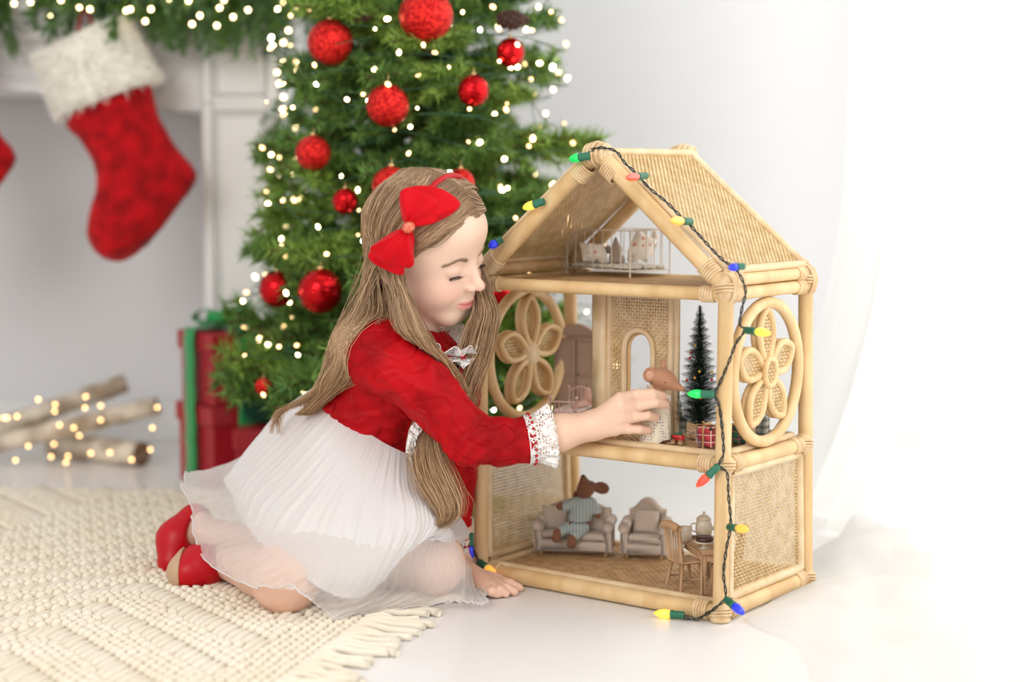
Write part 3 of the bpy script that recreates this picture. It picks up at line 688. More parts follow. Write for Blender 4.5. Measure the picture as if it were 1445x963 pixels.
# ------------------------------------------------------------------ birch logs
if sec('logs'):
    bk = mat('birch_bark', (.80, .72, .60), .75, var=(16, (.36, .27, .19), 5, (1, 1, 1)), bump=(60, .4, .003)); endm = mat('log_end', (.16, .085, .05), .8, var=(60, (.26, .15, .09), 2))
    for i, (a, b, r, lab) in enumerate(((( -70, 628, 3.70), (177, 541, 3.78), .0215, 'birch log on top of the pile, propped up with its dark end highest'), ((-60, 640, 3.62), (222, 573, 3.66), .021, 'middle birch log leaning across the other two'), ((75, 628, 3.76), (200, 629, 3.62), .0275, 'thick birch log lying flat on the floor at the right of the pile'))):
        A_, B_ = at(*a), at(*b)
        if i == 2: A_[2] = B_[2] = .029
        else: A_[2] = max(A_[2], .03)
        t = thing('birch_log', lab, 'log', tuple(A_)); m = 22; P = A_+(B_-A_)*np.linspace(0, 1, m)[:, None]; P[1:-1] += RNG.normal(0, .0012, (m-2, 3))
        G().tube(P, r*(1+RNG.normal(0, .02, m)), 16, cap=False).build('bark', bk, t)
        d = (B_-A_)/np.linalg.norm(B_-A_)
        for q, sg in ((A_, -1), (B_, 1)): G().tube([q-d*sg*.012, q+d*sg*.0015], r*.97, 16).build('cut_end', endm, t, edge=.5)
        reroot(t, A_)
    SL = thing('log_fairy_lights', 'warm fairy lights on thin wire strewn over the birch logs', 'string lights', tuple(at(120, 640, 3.6)))
    q = [(10, 590), (24, 588), (54, 564), (78, 571), (77, 581), (120, 576), (142, 573), (121, 560), (84, 600), (104, 604), (112, 615), (142, 593), (76, 627), (72, 645), (96, 644), (93, 653), (128, 640), (155, 639), (186, 649), (212, 635), (215, 604), (222, 575), (22, 650), (5, 590), (40, 630)]
    Pq = [at(x, y, 3.57) for x, y in q]
    for p in Pq: p[2] = max(p[2], .006)
    G().tube(spline(Pq, 120), .0006, 4).build('wire', mat('silver_wire', (.6, .5, .35), .4, metal=.8), SL)
    b0 = None
    for p in Pq:
        if b0 is None: b0 = o = G().ball((0, 0, 0), .0033, 8, 6).build('bulb', mat('amber_bulb', (1, .8, .4), .3, emit=((1, .60, .24), 7)), SL)
        else: o = bpy.data.objects.new('bulb', b0.data); COL.objects.link(o); o.parent = SL
        o.location = Vector(p)-SL.location
    for ch in SL.children:
        if ch.name.startswith('wire'): ch.matrix_parent_inverse = Matrix.Translation(-SL.location)
# ------------------------------------------------------------------ gift boxes
if sec('gifts'):
    redb = mat('red_gift_card', (.38, .012, .022), .45); ribg = mat('green_ribbon', (.005, .30, .07), .35, sheen=.3, bump=(40, .1, .001)); pomp = mat('dark_green_tinsel', (.01, .10, .06), .6)
    base = ground(301, 690); bx_, by_ = base[0], base[1]; an = R(38); w = .150
    def gift(z0, h, lab, wd, cx=None, cy=None, rib=True, rz=None):
        c = (bx_ + cos(an)*wd/2 - sin(an)*wd/2 if cx is None else cx, by_ + sin(an)*wd/2+cos(an)*wd/2 if cy is None else cy, z0)
        t = thing('gift_box', lab, 'gift box', c, an if rz is None else rz)
        G().box((0, 0, (h-.035)/2), (wd-.006, wd-.006, h-.035), bev=.002).build('box_body', redb, t, smooth=False); G().box((0, 0, h-.02), (wd+.006, wd+.006, .040), bev=.003).build('lid', redb, t, smooth=False)
        return t
    h1 = .165; h2 = .150
    g1 = gift(.001, h1, 'red gift box at the bottom of the pair by the fireplace', w+.006); g2 = gift(h1+.002, h2, 'red gift box stacked on top, wrapped with green ribbon', w-.004, *g1.location[:2])
    t = thing('ribbon', 'wide green satin ribbon tied round the two stacked red boxes', 'ribbon', tuple(g1.location)[:2]+(.001,), an); H_ = h1+h2+.008; hh = (w+.012)/2+.003
    for sx, sy in ((-1, 0), (0, -1), (1, 0), (0, 1)):
        P = []
        for k in range(15):
            z = H_-(H_-.004)*k/14; P.append((z, hh+.0015+.003*sin(k*1.1)**2 if k else hh))
        rows = [[((sx*r if sx else 0)+(u if sy else 0), (sy*r if sy else 0)+(u if sx else 0), z) for u in (-.022, -.008, .008, .022)] for z, r in P]
        rows2 = [[((sx*(r+.0015) if sx else 0)+(u if sy else 0), (sy*(r+.0015) if sy else 0)+(u if sx else 0), z) for u in (.022, .008, -.008, -.022)] for z, r in P]
        g = G().grid([a+b for a, b in zip(rows, rows2)], closed=True); g.build('ribbon_band', ribg, t)
    for u in (0, 1):
        d = (hh*2+.002, .044, .002) if u == 0 else (.044, hh*2+.002, .002); G().box((0, 0, H_+.001+.002*u), d).build('ribbon_band', ribg, t, smooth=False)
    for a, l in ((.4, .075), (2.3, .07), (3.8, .06), (5.3, .07)):
        d = np.array([cos(a), sin(a), 0]); s_ = np.array([-sin(a), cos(a), 0]); P = spline([(0, 0, H_+.004), tuple(d*l*.6+[0, 0, H_+.035]), tuple(d*l+[0, 0, H_+.018]), tuple(d*l*.6+[0, 0, H_+.006]), (0, 0, H_+.006)], 16)
        G().grid([[p-s_*.02, p+s_*.02, p+s_*.02+[0, 0, .0012], p-s_*.02+[0, 0, .0012]] for p in P], closed=True).build('bow_loop', ribg, t)
    c = ground(362, 700); gift(.001, .125, 'small red gift box half hidden behind the white skirt', .12, c[0], c[1]+.10, rz=.2)
    pc = (c[0]-.005, c[1]+.12, .175); t = thing('tinsel_pompom', 'dark green tinsel pompom on the small red gift box', 'pompom', (pc[0], pc[1], .13))
    G().ball((0, 0, .03), .03, 12, 8).build('core', pomp, t); g = G(); rng = np.random.default_rng(4); N_ = 1500; d = rng.normal(size=(N_, 3)); d /= np.linalg.norm(d, axis=1)[:, None]; s = np.cross(d, rng.normal(size=(N_, 3))); s /= np.linalg.norm(s, axis=1)[:, None]
    b = d*.028+np.array([0, 0, .045]); v = np.stack([b-s*.002, b+s*.002, b+d*.03*rng.uniform(.5, 1, N_)[:, None]], 1).reshape(-1, 3); v[:, 2] = np.maximum(v[:, 2], .001); g.v.append(v); g.f.extend(np.arange(N_*3).reshape(-1, 3).tolist()); g.n = N_*3
    g.build('tinsel', pomp, t, kind='stuff')
# ------------------------------------------------------------------ sheer curtain
if sec('curtain'):
    if 'sheer' not in MATS:
        m = bpy.data.materials.new('sheer_voile'); m.use_nodes = True; nt = m.node_tree; N = nt.nodes; L = nt.links; N.remove(N['Principled BSDF'])
        df = N.new('ShaderNodeBsdfDiffuse'); df.inputs[0].default_value = (.93, .93, .92, 1); tl = N.new('ShaderNodeBsdfTranslucent'); tl.inputs[0].default_value = (.95, .95, .94, 1); tp = N.new('ShaderNodeBsdfTransparent')
        m1 = N.new('ShaderNodeMixShader'); m1.inputs[0].default_value = .55; L.new(df.outputs[0], m1.inputs[1]); L.new(tl.outputs[0], m1.inputs[2])
        m2 = N.new('ShaderNodeMixShader'); m2.inputs[0].default_value = .72; L.new(tp.outputs[0], m2.inputs[1]); L.new(m1.outputs[0], m2.inputs[2]); L.new(m2.outputs[0], N['Material Output'].inputs[0]); MATS['sheer'] = m
    t = thing('sheer_curtain', 'long white voile curtain glowing with daylight at the right', 'curtain', (.78, 2.4, 0))
    rows = []
    nz = 34; nu = 150
    for i in range(nz):
        f = i/(nz-1); z = 2.35*(1-f)+.006*f; row = []
        for k in range(nu):
            u = k/(nu-1); y = 3.62-2.35*u; x = .735+.03*u
            amp = .035+.015*sin(u*9); w_ = sin(u*78+1.2*sin(u*11)+f*1.3)*amp + sin(u*33+f*2)*.02
            flare = max(0, (f-.72)/.28)**2; x2 = x+w_-flare*(.07+.09*(.5+.5*sin(u*7+1))); row.append((x2, y+.02*sin(u*50)*f-flare*.04, z))
        rows.append(row)
    G().grid(rows).build('curtain_panel', MATS['sheer'], t)
    # cloth pooled on the floor: edge follows the house side, spills towards the camera
    edge = [(1172, 770), (1150, 776), (1136, 800), (1142, 822), (1105, 838), (1070, 862), (1052, 872), (1080, 890), (1120, 905), (1140, 935), (1150, 975), (1175, 1040)]
    E_ = spline([tuple(ground(x, y, .004))[:2] for x, y in edge], 60); far = spline([(.80, 3.05), (.86, 2.75), (.9, 2.4), (.9, 2.1), (.85, 1.85), (.7, 1.7)], 60)
    rows = []
    for i in range(60):
        row = []
        for k in range(40):
            f = k/39; p = E_[i]*(1-f)+far[i]*f; nz_ = noise.noise(Vector((p[0]*9, p[1]*6, 1.7)))+.5*noise.noise(Vector((p[0]*22, p[1]*11, 5.)))
            z = .004+min(1, f*6)*max(0, .018+.034*nz_+.03*f); row.append((p[0], p[1], z))
        rows.append(row)
    G().grid(rows).build('curtain_pool', MATS['sheer'], t)
    reroot(t, (.78, 2.4, 0))
# ------------------------------------------------------------------ the girl
def smooth_noise_disp(V, Nn, sc, amp, seed=0., stretch=(1, 1, 1)):
    st = np.array(stretch); d = np.array([noise.noise(Vector((p*st*sc+seed))) for p in V]); return V + Nn*(d*amp)[:, None]
def normals(V, Q):
    Q = np.asarray(Q); a = V[Q[:, 2]]-V[Q[:, 0]]; b = V[Q[:, 3]]-V[Q[:, 1]]; n = np.cross(a, b); N_ = np.zeros_like(V)
    for k in range(4): np.add.at(N_, Q[:, k], n)
    return N_/(np.linalg.norm(N_, axis=1)[:, None]+1e-12)
def relax(V, Q, it=2, lam=.5):
    Q = np.asarray(Q)
    for _ in range(it):
        S_ = np.zeros_like(V); c = np.zeros(len(V))
        for a, b in ((0, 1), (1, 2), (2, 3), (3, 0)):
            np.add.at(S_, Q[:, a], V[Q[:, b]]); np.add.at(S_, Q[:, b], V[Q[:, a]]); np.add.at(c, Q[:, a], 1); np.add.at(c, Q[:, b], 1)
        V = V*(1-lam)+lam*S_/c[:, None]
    return V
HR = np.array([[.823, .565, .054], [-.519, .788, -.332], [-.230, .245, .942]]); U_, _s, Vt_ = np.linalg.svd(HR); HR = U_ @ Vt_
HS = 1.06; HC = np.array([-.129, 2.50, .528])
def hw(p): return (np.asarray(p, float)*HS) @ HR.T + HC        # head local -> world
def hinv(p): return ((np.asarray(p, float)-HC) @ HR)/HS
def a3(*c): return tuple(float(v) for v in at(*c))
if sec('girl'):
    GIRL = thing('person', 'kneeling girl with red bow, red velvet jacket and white skirt reaching into the doll house', 'person', (-.27, 2.48, 0))
    rng = np.random.default_rng(11)
    skin = mat('skin', (.85, .60, .46), .42, attr='Col', sub=.10, spec=.35, bump=(350, .05, .0005))
    # ---- head in its own frame (x forward, y her left, z up)
    nb_w = hinv(at(588, 480, 2.52))
    def f_head(X, Y, Z):
        P = (X, Y, Z); Ya = np.abs(Y); M = (X, Ya, Z)
        d = sell(P, (-.004, 0, .030), (.090, .072, .082))
        d = smin(d, sell(P, (.022, 0, -.026), (.059, .054, .068)), .02)
        d = smin(d, scone(M, (.0, .046, -.040), (.046, .013, -.080), .017, .0165), .018)
        d = smin(d, scone(P, (.0515, -.009, -.080), (.0515, .009, -.080), .0185, .0185), .012)
        d = smin(d, sell(M, (.043, .027, -.040), (.029, .025, .026)), .014)
        d = smin(d, sell(P, (.054, 0, -.058), (.0255, .026, .018)), .010)
        d = smin(d, sell(P, (.050, 0, .045), (.038, .045, .030)), .02)
        d = smax(d, -sell(M, (.0905, .0255, -.001), (.0125, .018, .0105)), .010)
        d = smin(d, sell(M, (.0625, .0250, -.0055), (.0158, .0168, .0130)), .0016)
        d = smin(d, scone(P, (.0765, 0, .006), (.0905, 0, -.026), .0050, .0068), .008)
        d = smin(d, sell(P, (.0940, 0, -.0300), (.0092, .0084, .0078)), .005)
        d = smin(d, sell(M, (.0855, .0092, -.0335), (.0078, .0048, .0056)), .0035)
        d = smax(d, -sell(M, (.0900, .0050, -.0385), (.0045, .0024, .0032)), .0018)
        d = smin(d, chain(M, [(.0690, .0230, -.0570), (.0770, .0105, -.0587), (.0795, .003, -.0575)], [.0010, .0027, .0031], .003), .0028)
        d = smin(d, chain(M, [(.0690, .0220, -.0585), (.0762, .0105, -.0645), (.0775, 0, -.0660)], [.0010, .0034, .0041], .003), .0028)
        d = smax(d, -chain(M, [(.0690, .0235, -.0568), (.0785, .0120, -.0612), (.0830, 0, -.0618)], [.0009, .0012, .0013], .001), .0012)
        e = sell(M, (-.004, .0755, -.012), (.0135, .0085, .0215), np.array([[.94, .18, .3], [-.15, .98, -.08], [-.3, .03, .95]]))
        e = smax(e, -sell(M, (-.001, .0835, -.011), (.0085, .0055, .0145)), .003)
        d = smin(d, e, .005)
        d = smin(d, scone(P, (-.020, 0, -.045), tuple(nb_w), .036, .033), .016)
        return d
    V, Q = surfnet(f_head, (-.11, -.095, -.16), (.118, .095, .125), .0017); V = relax(V, Q, 2, .45)
    def gss(V, c, r): return np.exp(-(((V-np.array(c))/np.array(r))**2).sum(1))
    base = np.array([.86, .61, .475]); Cc = np.tile(base, (len(V), 1)); Vm = V.copy(); Vm[:, 1] = abs(Vm[:, 1])
    def tint(C, w, col): return C*(1-w[:, None])+np.array(col)*w[:, None]
    Cc = tint(Cc, .42*gss(Vm, (.060, .038, -.036), (.04, .020, .018)), (.88, .38, .31)); Cc = tint(Cc, .35*gss(Vm, (.102, 0, -.031), (.012, .010, .008)), (.82, .36, .28))
    Cc = tint(Cc, .35*gss(Vm, (.074, .026, -.004), (.012, .018, .010)), (.70, .40, .31)); Cc = tint(Cc, .6*gss(Vm, (.075, .0255, -.0150), (.012, .015, .0022)), (.52, .28, .21)); Cc = tint(Cc, .5*gss(Vm, (-.003, .082, -.012), (.02, .012, .02)), (.85, .38, .28))
    lipw = np.clip(1.6*np.exp(-((Vm[:, 1]/.0205)**4) - ((Vm[:, 2]+.0615-.08*Vm[:, 1])/.0060)**4 - (np.clip(.066-Vm[:, 0], 0, 1)/.003)**2)-.25, 0, 1); lipw *= (Vm[:, 0] > .064); Cc = tint(Cc, lipw*.9, (.70, .20, .19))
    headV, headQ, headC = hw(V), Q, Cc
    # ---- forearm and right hand, fingers closed round the mouse doll
    def chainp(P, pts, rs, k, d=None): return chain(P, pts, rs, k, d)
    WR = a3(836, 601, 2.452); FA = a3(742, 619, 2.432)
    fing = [([(876, 563, 2.428), (899, 557, 2.409), (920, 556, 2.410), (934, 559, 2.424)], [.0074, .0070, .0064, .0056]),
            ([(878, 578, 2.424), (903, 572, 2.402), (924, 568, 2.404), (938, 571, 2.420)], [.0076, .0071, .0065, .0057]),
            ([(876, 593, 2.427), (897, 588, 2.408), (913, 586, 2.410), (924, 589, 2.425)], [.0073, .0068, .0062, .0055]),
            ([(868, 606, 2.434), (887, 606, 2.418), (902, 606, 2.418), (914, 608, 2.430)], [.0066, .0061, .0056, .0050])]
    thumb = ([(848, 606, 2.462), (874, 606, 2.484), (898, 597, 2.492), (916, 588, 2.484)], [.012, .0095, .0080, .0066])
    def f_hand(X, Y, Z):
        P = (X, Y, Z); d = chain(P, [FA, a3(790, 611, 2.44), WR], [.0295, .0265, .0205], .01)
        for pts, rs in fing:
            K = a3(*pts[0]); d = smin(d, scone(P, WR, K, .0175, .0105), .010)
        for pts, rs in fing:
            d = smin(d, chain(P, [a3(*p) for p in pts], [q*1.18 for q in rs], .0015), .0022)
        d = smin(d, scone(P, WR, a3(*thumb[0][1]), .014, .0105), .008); d = smin(d, chain(P, [a3(*p) for p in thumb[0]], thumb[1], .003), .003)
        return d
    lo = np.array(at(740, 650, 2.43))-[.0, .06, .01]; hi = np.array(at(945, 550, 2.45))+[.006, .06, .012]
    V, Q = surfnet(f_hand, lo, hi, .0014); V = relax(V, Q, 2, .4); handV, handQ = V, Q; handC = np.tile([.85, .58, .43], (len(V), 1))
    for pts, rs in fing:
        handC = tint(handC, .35*gss(V, a3(*pts[3]), (.009,)*3), (.85, .36, .27)); handC = tint(handC, .22*gss(V, a3(*pts[1]), (.008,)*3), (.80, .38, .27))
    # ---- left hand on the floor
    LW = a3(648, 796, 2.585)
    tips = [((702, 819), (719, 824), (733, 830)), ((700, 825), (714, 830), (726, 835.5)), ((693, 829), (705, 833), (714, 838)), ((686, 831), (694, 835), (702, 839))]
    gp = lambda x, y, z=.0075: tuple(float(v) for v in ground(x, y, z))
    def f_left(X, Y, Z):
        P = (X, Y, Z); wr = gp(658, 812, .021); d = chain(P, [a3(644, 745, 2.59), LW, wr], [.026, .0205, .0175], .01)
        for a, b, c in tips:
            d = smin(d, scone(P, wr, gp(*a, .0125), .0150, .0108), .010); d = smin(d, chain(P, [gp(*a, .0125), gp(*b, .0125), gp(*c, .0070)], [.0092, .0080, .0064], .0015), .0035)
        d = smin(d, chain(P, [wr, gp(688, 822, .010), gp(706, 830, .007)], [.016, .013, .008], .004), .006); d = smin(d, scone(P, gp(678, 826, .009), gp(700, 834, .006), .011, .007), .006)
        return smax(d, .0008-Z, .002)
    lo = np.array([-.11, 2.37, -.002]); hi = np.array([.03, 2.66, .11]); V, Q = surfnet(f_left, lo, hi, .0018); V = relax(V, Q, 1, .4); leftV, leftQ = V, Q; leftC = np.tile([.85, .54, .41], (len(V), 1))
    # ---- trunk, legs and feet
    HIPR = a3(475, 665, 2.60); HIPL = a3(510, 655, 2.68); KNR = (float(at(403, 838, 2.375)[0]), 2.378, .0505); KNL = (float(at(610, 838, 2.45)[0]), 2.47, .055)
    ANR = (float(at(318, 790, 2.55)[0]), 2.56, .036); ANL = a3(288, 752, 2.66)
    ftA = [a3(275, 735, 2.665), a3(250, 762, 2.64), a3(243, 792, 2.62)]; ftB = [(float(at(312, 800, 2.56)[0]), 2.56, .034), (float(at(282, 800, 2.53)[0]), 2.535, .034), (float(at(266, 800, 2.52)[0]), 2.52, .029)]
    def f_body(X, Y, Z):
        P = (X, Y, Z); d = chain(P, [a3(455, 655, 2.62), a3(510, 600, 2.55), a3(560, 535, 2.52), a3(588, 485, 2.52)], [.090, .056, .060, .034], .03)
        d = smin(d, chain(P, [HIPR, KNR], [.072, .0495], .01), .03); d = smin(d, chain(P, [HIPL, KNL], [.07, .050], .01), .03)
        cal = [(KNR[i]*.55+ANR[i]*.45) for i in range(3)]; cal[2] += .004
        d = smin(d, chain(P, [KNR, tuple(cal), ANR], [.046, .038, .026], .01), .006)
        d = smin(d, chain(P, [KNL, a3(430, 790, 2.62), ANL], [.046, .040, .025], .01), .006)
        d = smin(d, chain(P, ftA, [.024, .025, .018], .008), .008); d = smin(d, chain(P, ftB, [.024, .028, .022], .008), .008)
        d = smin(d, scone(P, ANR, ftB[0], .025, .024), .008); d = smin(d, scone(P, ANL, ftA[0], .024, .023), .008)
        d = smin(d, chain(P, [a3(548, 512, 2.425), a3(664, 622, 2.405), FA], [.030, .023, .0265], .01), .01)
        d = smin(d, chain(P, [a3(632, 520, 2.60), a3(642, 650, 2.60), a3(644, 740, 2.59)], [.034, .028, .025], .01), .01)
        return smax(d, .001-Z, .003)
    V, Q = surfnet(f_body, (-.56, 2.27, -.008), (.03, 2.82, .46), .0042); V = relax(V, Q, 2, .5); bodyV, bodyQ = V, Q; bodyC = np.tile([.84, .56, .43], (len(V), 1))
    bodyC = tint(bodyC, .45*gss(V, KNR, (.05, .05, .05)), (.78, .36, .26))
    g = G(); attr = []
    for v, q, c in ((headV, headQ, headC), (handV, handQ, handC), (leftV, leftQ, leftC), (bodyV, bodyQ, bodyC)): g.addnp(v, q); attr.append(c)
    g.build('body', skin, GIRL, attr=np.concatenate(attr))
    # ---- lashes and brows
    lash = mat('dark_lashes', (.05, .028, .02), .7); brow = mat('brown_brow', (.44, .29, .19), .8)
    for sy, nm in ((-1, 'eyelashes'), (1, 'eyelashes')):
        g = G(); c = np.array([.0625, sy*.0250, -.0055]); r = np.array([.0159, .0169, .0132]); ln = []
        for k in range(31):
            ph = R(-60+120*k/30); th = R(-44+11*cos(ph*1.5)); p = c+r*np.array([cos(th)*cos(ph), sy*cos(th)*sin(ph), sin(th)]); ln.append(p)
            if k % 1 == 0:
                d = np.array([.85, sy*(.25+.75*sin(ph)), -.62+.12*cos(ph)]); d /= np.linalg.norm(d); L = .0080*(.55+.6*k/30)*rng.uniform(.8, 1.1)
                g.tube([hw(q) for q in spline([p, p+d*L*.5, p+d*L+np.array([0, 0, L*.28])], 5)], [.0005, .00045, .0004, .0003, .00012], 4)
        g.tube([hw(p) for p in ln], [.0004]+[.0011]*29+[.0004], 6); g.build(nm, lash, GIRL)
        g = G()
        for k in range(150):
            f = (k % 75)/74; y = .012+.032*f; zz = .0085+.0050*sin(pi*min(1, f*1.15))-.002*f; x = .0795-.9*max(0, y-.01)**1.35*2.2+rng.normal(0, .0003); zz += rng.normal(0, .0017*(1-f*.6))
            lo_ = .2; p = np.array([x, sy*y, zz])
            # drop on to the skin
            for _ in range(30):
                dd = float(f_head(np.array([p[0]]), np.array([p[1]]), np.array([p[2]]))[0]); p[0] -= dd*.8
            d = np.array([-.35*f, sy*.9, .25-.5*f]); d /= np.linalg.norm(d); g.tube([hw(p), hw(p+d*.003+[.0005, 0, 0]), hw(p+d*.006)], [.00045, .0004, .0002], 3)
        g.build('eyebrow', brow, GIRL)
    # ---- velvet jacket
    velvet = mat('red_velvet', (.50, .003, .008), .5, var=(16, (.30, .001, .004), 6), bump=(90, .3, .004), sheen=.10, spec=.12)
    velvet.node_tree.nodes['Principled BSDF'].inputs['Sheen Tint'].default_value = (1, .12, .1, 1)
    hemn = np.array([-.575, 0, -.82]); hp = np.array(at(556, 655, 2.45))
    wend = np.array(a3(748, 620, 2.433)); wdir = np.array(a3(800, 612, 2.442))-wend; wdir /= np.linalg.norm(wdir)
    lend = np.array(a3(634, 764, 2.585)); ldir = np.array([-.12, -.02, -1.]); ldir /= np.linalg.norm(ldir)
    nk = np.array(at(590, 462, 2.52))
    def f_jacket(X, Y, Z):
        P = (X, Y, Z); d = chain(P, [a3(500, 610, 2.535), a3(528, 572, 2.525), a3(553, 525, 2.515), a3(575, 490, 2.515)], [.078, .080, .082, .050], .03)
        d = smin(d, sell(P, a3(625, 560, 2.535), (.055, .075, .085)), .04)
        d = smax(d, (X-hp[0])*hemn[0]+(Z-hp[2])*hemn[2], .004)
        ra = chain(P, [a3(540, 506, 2.430), a3(600, 552, 2.405), a3(663, 620, 2.400), a3(705, 623, 2.415), tuple(wend)], [.050, .0425, .0385, .034, .0335], .012)
        ra = smin(ra, sell(P, a3(520, 492, 2.46), (.055, .05, .05)), .02)
        ra = smax(ra, (X-wend[0])*wdir[0]+(Y-wend[1])*wdir[1]+(Z-wend[2])*wdir[2], .002); d = smin(d, ra, .018)
        la = chain(P, [a3(615, 500, 2.59), a3(634, 580, 2.60), a3(640, 665, 2.595), tuple(lend)], [.052, .042, .035, .030], .012)
        la = smax(la, (X-lend[0])*ldir[0]+(Y-lend[1])*ldir[1]+(Z-lend[2])*ldir[2], .002); d = smin(d, la, .015)
        d = smax(d, -scone(P, tuple(nk), tuple(nk+np.array([.05, 0, .12])), .036, .06), .006)
        # wrinkles
        s1 = (X*.80-Z*.60); q1 = np.exp(-((X+.055)**2+(Z-.235)**2)/.0022); w1 = -np.abs(np.sin(s1*150+2.2*np.sin(Y*40+Z*35)))*q1*.0060
        w2 = -np.abs(np.sin((X*.35+Z*.94)*130+2.5*np.sin(X*38+Y*20)))*np.exp(-((X+.215)**2+(Z-.25)**2)/.0045)*.0045
        w3 = -np.abs(np.sin((Z*.90+X*.42)*95+1.8*np.sin(X*36)))*np.exp(-((X+.135)**2+(Z-.315)**2)/.0030)*.0050
        w4 = -np.abs(np.sin((X*.95+Z*.2)*110+1.5*np.sin(Z*50)))*np.exp(-((X-.0)**2+(Z-.255)**2)/.0012)*.0030
        return d-(w1+w2+w3+w4)-.0015
    V, Q = surfnet(f_jacket, (-.34, 2.33, .04), (.05, 2.68, .46), .0030); V = relax(V, Q, 1, .4); Nn = normals(V, Q); V = smooth_noise_disp(V, Nn, 30, .0038, 3., (1, 1, 1)); V = V-Nn*np.array([max(0, .10-abs(noise.noise(Vector(p*np.array([24, 24, 40])+7.))))*.028 for p in V])[:, None]; V = smooth_noise_disp(V, Nn, 75, .0010, 9.)
    G().addnp(V, Q).build('velvet_jacket', velvet, GIRL)
    # ---- hair
    hairc = mat('light_brown_hair', (.36, .215, .115), .42, attr='Col', spec=.4); hairbase = mat('hair_under_layer', (.30, .175, .095), .6, var=(90, (.42, .27, .15), 3, (1, 1, .12)))  # base layer is streaked brown hair colour, closing gaps between strands
    hz = [-.2, -.05, 0, .025, .045, .060, .080, .1]; hx = [.006, .010, .024, .048, .064, .10, .14, .16]
    def f_cap(X, Y, Z):
        P = (X, Y, Z); d = sell(P, (-.002, 0, .029), (.091, .078, .0845)); line = np.interp(Z, hz, hx).astype(np.float32)
        d = smax(d, X-line+.005, .004); d = smax(d, -.035-Z, .01)
        d = smax(d, -sell((X, np.abs(Y), Z), (.000, .086, -.014), (.022, .026, .030)), .003)
        b = chain(P, [(-.052, 0, -.02), (-.060, -.005, -.09), tuple(hinv(at(520, 462, 2.50)))], [.045, .04, .030], .02)
        d = smin(d, b, .02)
        return smax(d, -(f_head(X, Y, Z)-.001), .002)
    V, Q = surfnet(f_cap, (-.135, -.1, -.16), (.10, .1, .13), .003); g = G().addnp(hw(relax(V, Q, 1)), Q); g.build('hair_base', hairbase, GIRL)
    sk_c = np.array([-.002, 0, .029]); sk_r = np.array([.0930, .0800, .0865])
    def onskull(p, lift): q = (np.asarray(p)-sk_c)/sk_r; n = np.linalg.norm(q); return sk_c+sk_r*q/n*(1+lift)
    def disc(): a = rng.random()*2*pi; r = sqrt(rng.random()); return r*cos(a), r*sin(a)
    paths = []; cols = []
    def lockpath(ctrl, a, b, ph):
        out = []
        for k, (x, y, Y, w, dp) in enumerate(ctrl): out.append(np.array(at(x, y, Y))+np.array([a*w, b*dp, a*w*.12]))
        return out
    backlock = [(524, 438, 2.475, .024, .030), (508, 478, 2.450, .025, .020), (487, 520, 2.440, .020, .018), (466, 552, 2.450, .015, .014), (446, 574, 2.475, .010, .010), (430, 585, 2.47, .006, .006)]
    backlong = [(518, 445, 2.475, .022, .025), (490, 492, 2.450, .016, .02), (462, 540, 2.445, .012, .015), (425, 570, 2.48, .010, .010), (396, 580, 2.50, .006, .008), (388, 612, 2.49, .002, .002)]
    frontlock = [(570, 425, 2.410, .009, .010), (580, 458, 2.400, .012, .012), (603, 490, 2.405, .012, .012), (630, 524, 2.43, .013, .013), (652, 560, 2.455, .014, .013), (668, 610, 2.475, .016, .015)]
    lowlock = [(568, 425, 2.410, .010, .010), (574, 460, 2.400, .014, .012), (598, 496, 2.42, .014, .012), (610, 545, 2.46, .014, .012), (596, 615, 2.438, .014, .012), (604, 660, 2.415, .020, .014), (630, 700, 2.41, .020, .015), (640, 728, 2.41, .013, .012), (608, 748, 2.41, .010, .01)]
    farlock = [(684, 425, 2.50, .010, .02), (680, 455, 2.49, .016, .02), (668, 500, 2.485, .017, .02), (655, 545, 2.475, .016, .018), (652, 590, 2.475, .014, .016), (650, 640, 2.49, .014, .014)]
    NS = 5600
    for i in range(NS):
        kind = rng.random(); side = -1
        if kind < .86:
            f = rng.random() if rng.random() < .8 else rng.random()*.12; lift = rng.uniform(.0, .045); ph = rng.random()*6.28
            p0 = onskull(np.array([.094-.160*f, .010-.012*f+rng.normal(0, .003), .078+.10*min(1, f*2.2)-.02*abs(f-.3)]), lift*.5)
            # direction over the side: front hair is swept back over the ear, rear hair falls straight
            j = rng.normal(0, .008)
            if f < .5:
                q = f/.5; p1 = onskull((.078-.048*q+j, -.050, .068+.022*q), lift); p2 = onskull((.046-.050*q+j, -.082, .036+.010*q), lift); p3 = onskull((-.034-.020*q+j*.5, -.078, .010), lift+.01); p4 = np.array([-.036-.012*q, -.064-.004*rng.random(), -.045])
            else:
                q = (f-.5)/.5; p1 = onskull((.018-.070*q+j, -.045, .100), lift); p2 = onskull((-.018-.070*q+j, -.075+.030*q, .050), lift); p3 = onskull((-.050-.040*q+j*.5, -.070+.030*q, .0), lift+.01); p4 = np.array([-.046-.036*q, -.062+.032*q, -.055])
            a, b = disc(); r_ = rng.random()
            if f < .40 and r_ < .50: tail = lockpath(frontlock if rng.random() < .42 else lowlock, a, b, ph); p4 = None; p3 = onskull((.022-.010*rng.random(), -.082, -.004+.012*rng.random()), lift+.01)
            else: tail = lockpath(backlong if rng.random() < .06 else backlock, a, b, ph)
            pts = [hw(p) for p in (p0, p1, p2, p3)]+([hw(p4)] if p4 is not None else [])+tail
        elif kind < .93:      # far side of the head
            f = rng.random(); lift = rng.uniform(0, .04); a, b = disc()
